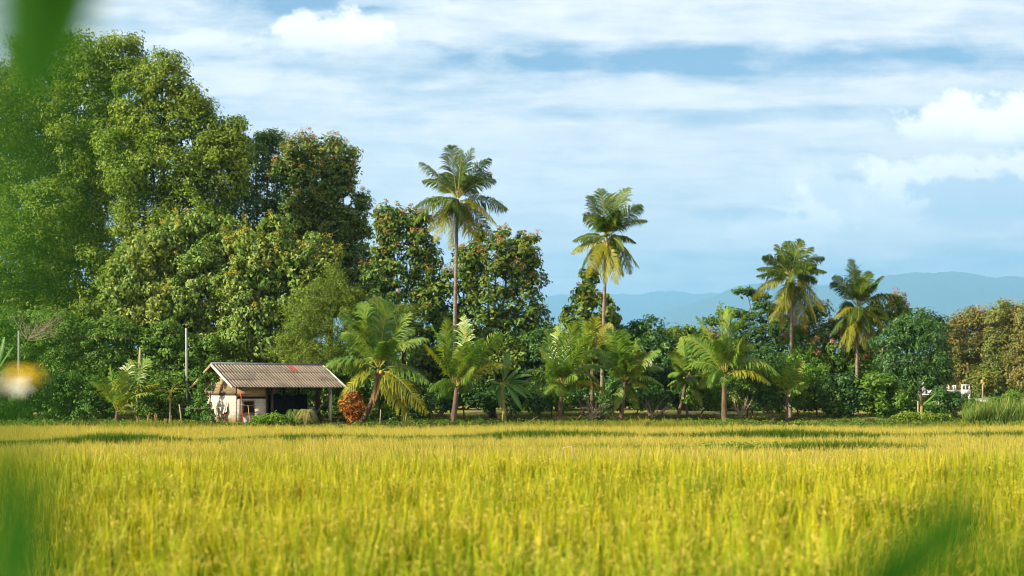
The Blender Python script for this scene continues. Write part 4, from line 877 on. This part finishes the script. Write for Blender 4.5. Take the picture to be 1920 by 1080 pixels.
for x0 in (1779, 1788, 1791.5): wb('railing_post', x0, 722, x0 + 1.6, 730.9)
wb('back_wall', 1738, 716, 1752, 745, 3, 3.3); wb('slab', 1738, 738.8, 1802, 740.5, .5, 5)
mb = MB(); mb.box((0, 0, 0), (1.9, .15, .42)); mb.box((-.04, -.04, .42), (1.94, .19, .48)); o = mb.build('garden_wall', M['white']); o.location = P(1830, 757, 135); tag(o, 'short white wall behind the reeds near the papaya plant', 'wall')

# ------------------------------------------------------------------ rice, grass and weeds (instanced clumps on points)
def rice_clump(name, seed, tillers, H, mat_b, mat_p, segs=3, blades=3, pan=6, spread=.10, wid=.006, lean=.12, ow=(.03, .22)):
    rg = np.random.default_rng(seed); V, Q = [], []; PV, PQ = [], []; c0 = c1 = 0
    for i in range(tillers):
        a = rg.uniform(0, 6.28); base = np.array([math.cos(a), math.sin(a), 0]) * rg.uniform(0, spread * .5); h = H * rg.uniform(.82, 1.08)
        ln = np.array([math.cos(a), math.sin(a), 0]) * rg.uniform(0, lean)
        for b in range(blades):
            a2 = a + rg.uniform(-1.6, 1.6); d = np.array([math.cos(a2), math.sin(a2), 0]); z0 = h * rg.uniform(.0, .5) if b else 0
            L = h * rg.uniform(.62, .95) if b else h * .95; outw = rg.uniform(*ow)
            t = np.linspace(0, 1, segs + 1)[:, None]; s = base + ln * (z0 / h)
            p = s + np.array([0, 0, z0]) + d * outw * L * t ** 2 + ln * t + np.array([0, 0, 1.0]) * L * (t - .16 * t ** 3 * (outw > .2))
            sd = np.array([-d[1], d[0], 0]); fa = rg.uniform(-.9, .9); sd = sd * math.cos(fa) + d * math.sin(fa); w = wid * rg.uniform(.8, 1.3) * (1 - t ** 1.5 * .95)
            V.append(np.stack([p - sd * w, p + sd * w], 1).reshape(-1, 3)); k = c0 + np.arange(segs)[:, None] * 2; Q.append(k + np.array([[0, 1, 3, 2]])); c0 += 2 * (segs + 1)
        if pan:
            a3 = rg.uniform(0, 6.28); d = np.array([math.cos(a3), math.sin(a3), 0]); top = base + ln + np.array([0, 0, h * .93])
            for j in range(0, pan, 1 + (name == 'rice_plant')):
                f = j / pan; c = top + d * (.01 + .08 * f) + np.array([0, 0, .09 * math.sin(f * 2.4) - .07 * f * f]); ax = nrm(d * .35 + np.array([0, 0, .9 - 1.9 * f]) + rg.normal(size=3) * .25)
                sd = nrm(np.cross(ax, rg.normal(size=3))); l, w = .075, wid * .5
                PV.append(np.stack([c - ax * l * .4, c + sd * w, c + ax * l * .6, c - sd * w])); PQ.append(np.array([[0, 1, 2, 3]]) + c1); c1 += 4
    vs = np.concatenate(V); fs = [np.concatenate(Q)]; nb = len(fs[0])
    if PV: vs = np.concatenate([vs, np.concatenate(PV)]); fs = [np.concatenate([fs[0], np.concatenate(PQ) + c0])]
    o = mesh_np(name, vs, fs, mat_b)
    if PV:
        o.data.materials.append(mat_p); mi = np.zeros(len(o.data.polygons), np.int32); mi[nb:] = 1; o.data.polygons.foreach_set('material_index', mi)
    COL.objects.unlink(o); return o
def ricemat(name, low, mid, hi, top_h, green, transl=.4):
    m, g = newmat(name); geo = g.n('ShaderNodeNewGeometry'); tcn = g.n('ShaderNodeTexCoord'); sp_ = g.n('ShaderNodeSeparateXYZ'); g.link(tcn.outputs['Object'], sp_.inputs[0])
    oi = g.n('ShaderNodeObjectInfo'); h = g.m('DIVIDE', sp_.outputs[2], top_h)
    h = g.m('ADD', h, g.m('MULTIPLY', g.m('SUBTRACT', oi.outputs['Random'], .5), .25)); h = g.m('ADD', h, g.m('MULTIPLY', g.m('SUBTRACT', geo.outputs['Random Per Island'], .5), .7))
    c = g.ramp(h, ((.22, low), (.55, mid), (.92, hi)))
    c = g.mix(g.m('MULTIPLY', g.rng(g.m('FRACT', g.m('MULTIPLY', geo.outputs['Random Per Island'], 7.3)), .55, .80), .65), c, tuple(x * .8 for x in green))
    nz = g.noise(geo.outputs['Position'], .16, 4, .6); n2 = g.noise(geo.outputs['Position'], 1.1, 3, .6)
    c = g.mix(g.m('MULTIPLY', g.rng(nz, .50, .66), .55), c, green); c = g.mix(g.m('MULTIPLY', g.rng(n2, .52, .68), .30), c, green)
    spz = g.n('ShaderNodeSeparateXYZ'); g.link(geo.outputs['Position'], spz.inputs[0])
    edge = g.rng(g.m('ADD', spz.outputs[1], g.m('MULTIPLY', nz, 8.0)), 17.5, 11.0); c = g.mix(g.m('MULTIPLY', edge, .45), c, tuple(x * 1.25 for x in green))   # later-ripening strip along the near bund
    p = principled(g, c, .5, .12); t = g.n('ShaderNodeBsdfTranslucent'); g.link(g.mix(1.0, c, (1.2, 1.25, .6), 'MULTIPLY'), t.inputs[0])
    mx = g.n('ShaderNodeMixShader'); mx.inputs[0].default_value = transl; g.link(p, mx.inputs[1]); g.link(t.outputs[0], mx.inputs[2]); out(g, mx.outputs[0]); return m
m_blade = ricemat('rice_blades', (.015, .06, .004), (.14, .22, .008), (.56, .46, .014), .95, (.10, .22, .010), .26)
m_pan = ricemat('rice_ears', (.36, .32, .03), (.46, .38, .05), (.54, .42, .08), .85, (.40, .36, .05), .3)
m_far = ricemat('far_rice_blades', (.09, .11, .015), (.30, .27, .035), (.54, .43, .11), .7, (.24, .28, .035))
m_grass = ricemat('bund_grass', (.03, .08, .010), (.06, .13, .014), (.14, .20, .02), .35, (.06, .14, .015))
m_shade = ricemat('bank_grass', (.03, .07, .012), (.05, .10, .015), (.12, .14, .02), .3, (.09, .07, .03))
m_gold = ricemat('golden_verge_grass', (.08, .13, .014), (.24, .24, .025), (.44, .36, .06), .5, (.16, .22, .02))
def scatter(name, pts, scale, clumps, label=None, tilt=.12, seed=0):
    rg = np.random.default_rng(seed); n = len(pts); me = bpy.data.meshes.new(name + '_points'); me.vertices.add(n); me.vertices.foreach_set('co', np.asarray(pts, np.float32).ravel())
    rot = np.stack([rg.normal(size=n) * tilt, rg.normal(size=n) * tilt, rg.uniform(0, 6.28, n)], -1).astype(np.float32)
    a = me.attributes.new('rot', 'FLOAT_VECTOR', 'POINT'); a.data.foreach_set('vector', rot.ravel())
    a = me.attributes.new('scl', 'FLOAT', 'POINT'); a.data.foreach_set('value', np.asarray(scale, np.float32))
    a = me.attributes.new('pick', 'INT', 'POINT'); a.data.foreach_set('value', rg.integers(0, len(clumps), n).astype(np.int32))
    me.update(); o = bpy.data.objects.new(name, me); COL.objects.link(o)
    cl = bpy.data.collections.new(name + '_clumps')
    for c in clumps: cl.objects.link(c)
    ng = bpy.data.node_groups.new(name + '_nodes', 'GeometryNodeTree'); ng.interface.new_socket('Geometry', in_out='INPUT', socket_type='NodeSocketGeometry'); ng.interface.new_socket('Geometry', in_out='OUTPUT', socket_type='NodeSocketGeometry')
    N = ng.nodes; Lk = ng.links; gi = N.new('NodeGroupInput'); go = N.new('NodeGroupOutput'); iop = N.new('GeometryNodeInstanceOnPoints'); ci = N.new('GeometryNodeCollectionInfo')
    ci.inputs['Collection'].default_value = cl; ci.inputs['Separate Children'].default_value = True; ci.inputs['Reset Children'].default_value = True
    def at(nm, ty): x = N.new('GeometryNodeInputNamedAttribute'); x.data_type = ty; x.inputs['Name'].default_value = nm; return x.outputs[0]
    m2p = N.new('GeometryNodeMeshToPoints')
    Lk.new(gi.outputs[0], m2p.inputs[0]); Lk.new(m2p.outputs[0], iop.inputs['Points']); Lk.new(ci.outputs[0], iop.inputs['Instance']); iop.inputs['Pick Instance'].default_value = True
    Lk.new(at('pick', 'INT'), iop.inputs['Instance Index']); Lk.new(at('scl', 'FLOAT'), iop.inputs['Scale'])
    e2r = N.new('FunctionNodeEulerToRotation'); Lk.new(at('rot', 'FLOAT_VECTOR'), e2r.inputs[0]); Lk.new(e2r.outputs[0], iop.inputs['Rotation']); Lk.new(iop.outputs[0], go.inputs[0])
    md = o.modifiers.new('clumps', 'NODES'); md.node_group = ng; return tag(o, kind='stuff')
def lumpy(x, y, s=1.0): return .5 + .25 * np.sin(x * .9 * s + 1.3 * np.sin(y * .7 * s)) + .25 * np.sin(y * 1.3 * s + 1.1 * np.sin(x * .5 * s))
rg = np.random.default_rng(8)
def area(n, y0, y1, extra=3.0):
    y = np.sqrt(rg.uniform(0, 1, n) * (y1**2 - y0**2) + y0**2); x = rg.uniform(-1, 1, n) * (.37 * y + extra); return x, y
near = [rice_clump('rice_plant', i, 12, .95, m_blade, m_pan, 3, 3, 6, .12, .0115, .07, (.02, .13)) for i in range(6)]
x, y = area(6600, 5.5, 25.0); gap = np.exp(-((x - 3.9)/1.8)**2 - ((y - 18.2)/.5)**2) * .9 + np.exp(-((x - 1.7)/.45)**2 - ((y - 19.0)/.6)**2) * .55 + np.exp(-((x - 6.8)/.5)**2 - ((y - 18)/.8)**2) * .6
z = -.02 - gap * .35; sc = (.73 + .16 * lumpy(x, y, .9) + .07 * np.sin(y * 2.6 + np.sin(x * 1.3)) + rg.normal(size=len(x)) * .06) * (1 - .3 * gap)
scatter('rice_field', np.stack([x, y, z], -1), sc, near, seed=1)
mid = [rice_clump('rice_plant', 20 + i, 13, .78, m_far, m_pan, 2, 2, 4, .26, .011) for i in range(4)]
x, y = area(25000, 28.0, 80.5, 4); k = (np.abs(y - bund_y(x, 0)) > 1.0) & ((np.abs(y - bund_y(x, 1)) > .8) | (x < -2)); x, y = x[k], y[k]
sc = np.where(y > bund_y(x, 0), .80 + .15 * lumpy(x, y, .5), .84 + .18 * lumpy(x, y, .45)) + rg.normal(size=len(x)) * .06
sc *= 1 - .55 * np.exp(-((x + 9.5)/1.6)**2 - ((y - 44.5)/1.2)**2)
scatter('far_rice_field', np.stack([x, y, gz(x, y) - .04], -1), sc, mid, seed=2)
gras = [rice_clump('grass_tuft', 40 + i, 16, .34, m_grass, m_pan, 2, 2, 0, .30, .010, .25) for i in range(4)]
def along(n, w, which, lo, hi):
    x = rg.uniform(lo, hi, n); y = bund_y(x, which) + rg.normal(size=n) * w; return x, y
x, y = along(7500, .50, 0, -28, 30); x2, y2 = along(2600, .35, 1, -5, 26); x3, y3 = along(600, .5, 2, -17, 20)
x = np.concatenate([x, x2]); y = np.concatenate([y, y2])
kk = rg.uniform(size=len(x)) < .30 + .9 * lumpy(x, y, .6); x, y = x[kk], y[kk]
sc = .75 + .8 * lumpy(x, y, .8) * rg.uniform(.5, 1, len(x)); scatter('bund_grass', np.stack([x, y, gz(x, y)], -1), sc, gras, seed=3)
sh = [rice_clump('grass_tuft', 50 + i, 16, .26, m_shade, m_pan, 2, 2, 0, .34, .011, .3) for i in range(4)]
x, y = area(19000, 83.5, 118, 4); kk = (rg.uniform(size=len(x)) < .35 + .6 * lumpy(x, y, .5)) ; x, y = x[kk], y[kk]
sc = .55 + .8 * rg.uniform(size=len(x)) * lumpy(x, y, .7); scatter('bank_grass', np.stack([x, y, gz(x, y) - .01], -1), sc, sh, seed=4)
go_ = [rice_clump('grass_tuft', 60 + i, 14, .45, m_gold, m_pan, 2, 2, 0, .30, .012, .25) for i in range(4)]
x = rg.uniform(-32, 36, 7000); y = rg.uniform(79.6, 83.6, 7000) + .5 * np.sin(x * .3); kk = rg.uniform(size=7000) < .25 + .8 * lumpy(x, y, .9); x, y = x[kk], y[kk]
scatter('verge_grass', np.stack([x, y, gz(x, y) - .02], -1), (.50 + .65 * rg.uniform(size=len(x))) * (1 - .45 * np.exp(-((x + 14) / 5.0) ** 4)), go_, seed=5)
# leafy weeds: in the shade along the bank and on the bunds
def weeds(name, pts, k, rc, L, W, mat, seed):
    r_ = np.random.default_rng(seed); v, q = leaf_cloud(r_, pts, np.tile([0, -.3, 1.0], (len(pts), 1)), k, rc, L, W, .0, .8, .5, 1.0, .8); return tag(mesh_np(name, v, [q], mat), kind='stuff')
x = rg.uniform(-31, 36, 1700); y = rg.uniform(84.2, 89.0, 1700); kk = (rg.uniform(size=1700) < lumpy(x, y, .8) * 1.1) & ~((np.abs(x + 14) < 4.5) & (y > 85.6)); x, y = x[kk], y[kk]
weeds('bank_weeds', np.stack([x, y, gz(x, y) + .12], -1), 22, .28, .14, .09, M['weed'], 1)
x = rg.normal(size=160) * 1.1 + 8.3; y = rg.normal(size=160) * .35 + 50.8
weeds('paddy_weeds', np.stack([x, y, gz(x, y) + .30], -1), 24, .22, .13, .09, M['lime'], 2)
x, y = along(420, .45, 0, -22, 2); weeds('bund_weeds', np.stack([x, y, gz(x, y) + .10], -1), 20, .22, .11, .08, M['vine'], 3)
x = rg.uniform(1808, 2010, 700); yy_ = rg.uniform(86.5, 91, 700); xx_ = (x - CX) / F * yy_
rd = [rice_clump('reed_tuft', 70 + i, 14, 1.5, M['reed'], m_pan, 3, 2, 0, .35, .020, .35) for i in range(3)]
scatter('reed_bed', np.stack([xx_, yy_, gz(xx_, yy_) - .02], -1), (.25 + .80 * rg.uniform(size=700)) * np.interp(x, [1808, 1860, 2010], [.75, .95, 1.15]), rd, seed=6)

# ------------------------------------------------------------------ plants right in front of the lens
m, g = newmat('near_leaf'); geo = g.n('ShaderNodeNewGeometry'); nz = g.noise(geo.outputs['Position'], 40, 4, .6)
c = g.ramp(nz, ((.3, (.018, .085, .006)), (.7, (.03, .12, .008)))); p = principled(g, c, .7, .05); t = g.n('ShaderNodeBsdfTranslucent'); t.inputs[0].default_value = (.03, .15, .006, 1)
mx = g.n('ShaderNodeMixShader'); mx.inputs[0].default_value = .35; g.link(p, mx.inputs[1]); g.link(t.outputs[0], mx.inputs[2]); out(g, mx.outputs[0]); M['nearleaf'] = m
m, g = newmat('yellow_petal'); p = principled(g, (.85, .55, .01), .5); out(g, p); M['ypetal'] = m
m, g = newmat('white_petal'); p = principled(g, (.82, .80, .74), .5); out(g, p); M['wpetal'] = m
def near_leaf(root, a, b, w, roll=0.0, cup=.15, thick=.0005, name='leaf', mat=None):
    """a pointed leaf blade of real thickness from a to b, w = half width"""
    a, b = np.array(a, float), np.array(b, float); L = np.linalg.norm(b - a); d = (b - a) / L; n = 16; t = np.linspace(0, 1, n)
    side = nrm(np.cross(d, [0, 1.0, 0])); nn = np.cross(side, d); side = side * math.cos(roll) + nn * math.sin(roll); nn = np.cross(side, d)
    pts = a + d * (t * L)[:, None] + nn * (np.sin(t * math.pi) * L * .06)[:, None]
    ww = (w * np.sin(math.pi * (t * .96 + .03)) ** .7)[:, None]; cols = [pts + side * ww * s + nn * (abs(s) * ww * cup) for s in (-1, -.5, 0, .5, 1)]
    top = np.stack(cols, 1).reshape(-1, 3); V = np.concatenate([top, top - nn * thick]); k = (np.arange(n - 1)[:, None] * 5 + np.arange(4)[None]).ravel(); q = np.stack([k, k + 1, k + 6, k + 5], -1)
    e = np.arange(n - 1) * 5; m_ = n * 5
    s1 = np.stack([e, e + 5, e + 5 + m_, e + m_], -1); s2 = s1 + 4
    return mesh_np(name, V - np.array(root.location[:]), [np.concatenate([q, q[:, ::-1] + m_, s1, s2])], mat or M['nearleaf'], root, True)
def near_plant(label, stem, leaves, r=.0015, name='leafy_twig', cat='twig'):
    b = np.array(P(*stem[0])); root = empty(name, b, label, cat); mb = MB(); mb.tube(np.array([P(*s) for s in stem]) - b, r, 6); mb.build('stem', M['nearleaf'], root, True)
    for lf in leaves: near_leaf(root, P(*lf[0]), P(*lf[1]), lf[2] * lf[0][2] / F, *lf[3:])
    return root
near_plant('out-of-focus green leaf hanging into the top left corner', [(150,-620,.85),(135,-480,.85),(125,-380,.85)],
           [((122,-400,.85),(80,185,.84),92,.3)])
near_plant('blurred green twig right at the left edge of the picture', [(-520,-300,.2),(-420,100,.2),(-400,420,.2),(-400,760,.2)],
           [((-400,-40,.2),(95,300,.19),120,.2),((-400,250,.2),(30,640,.19),110,.2),((-400,560,.2),(-40,860,.2),80,.2),((-420,-160,.2),(-40,40,.2),80,.2)])
near_plant('out-of-focus green leaf rising at the lower left edge', [(-190,1500,.45),(-150,1350,.45),(-110,1230,.45)],
           [((-30,1240,.45),(40,820,.45),110,.3),((-110,1250,.45),(95,1120,.45),44,.2)])
near_plant('out-of-focus green leaf at the lower right of the picture', [(1540,1500,.62),(1560,1320,.62),(1600,1180,.62)],
           [((1610,1180,.62),(1840,905,.62),62,.2),((1600,1180,.62),(1650,1000,.6),34,.4)])
near_plant('blurred green leaf tip in the bottom right corner', [(1990,1500,.5),(1970,1350,.5),(1950,1230,.5)], [((1960,1230,.5),(1915,985,.5),60,.3)])
near_plant('thin blurred blade rising right of the lower right leaf', [(1790,1500,.6),(1795,1250,.6),(1800,1120,.6)], [((1800,1120,.6),(1850,890,.6),14,.6)])
FY = 2.1; b = P(42, 740, FY); root = empty('small_flower', b, 'blurred yellow and white flower close to the lens at the left edge', 'flower'); mb = MB()
mb.tube(np.array([P(-60,1250,FY), P(0,950,FY), P(42,716,FY)]) - b, .0008, 6); mb.build('stem', M['nearleaf'], root, True)
for k in range(16):
    an = k * 2 * math.pi / 16 + .2; yel = math.sin(an) > -.35; rr = 40 if k % 2 else 26
    near_leaf(root, P(44 - (20 if not yel else 0) + 6 * math.cos(an), 708 + (12 if not yel else 0), FY), P(44 - (12 if not yel else 0) + rr * math.cos(an), 708 + (10 if not yel else 0) - 13 * math.sin(an), FY + .008 * math.cos(3 * an)), 9 * FY / F, .4, .1, .0004, 'petal', M['ypetal'] if yel else M['wpetal'])
mb = MB(); th = np.linspace(-1, 1, 6); c0 = P(44, 708, FY) - b; mb.tube(np.array([c0 + [0, z * .0012, 0] for z in th]), .0016 * np.sqrt(np.maximum(1 - th**2, .05)), 8); mb.build('flower_centre', M['ypetal'], root, True)
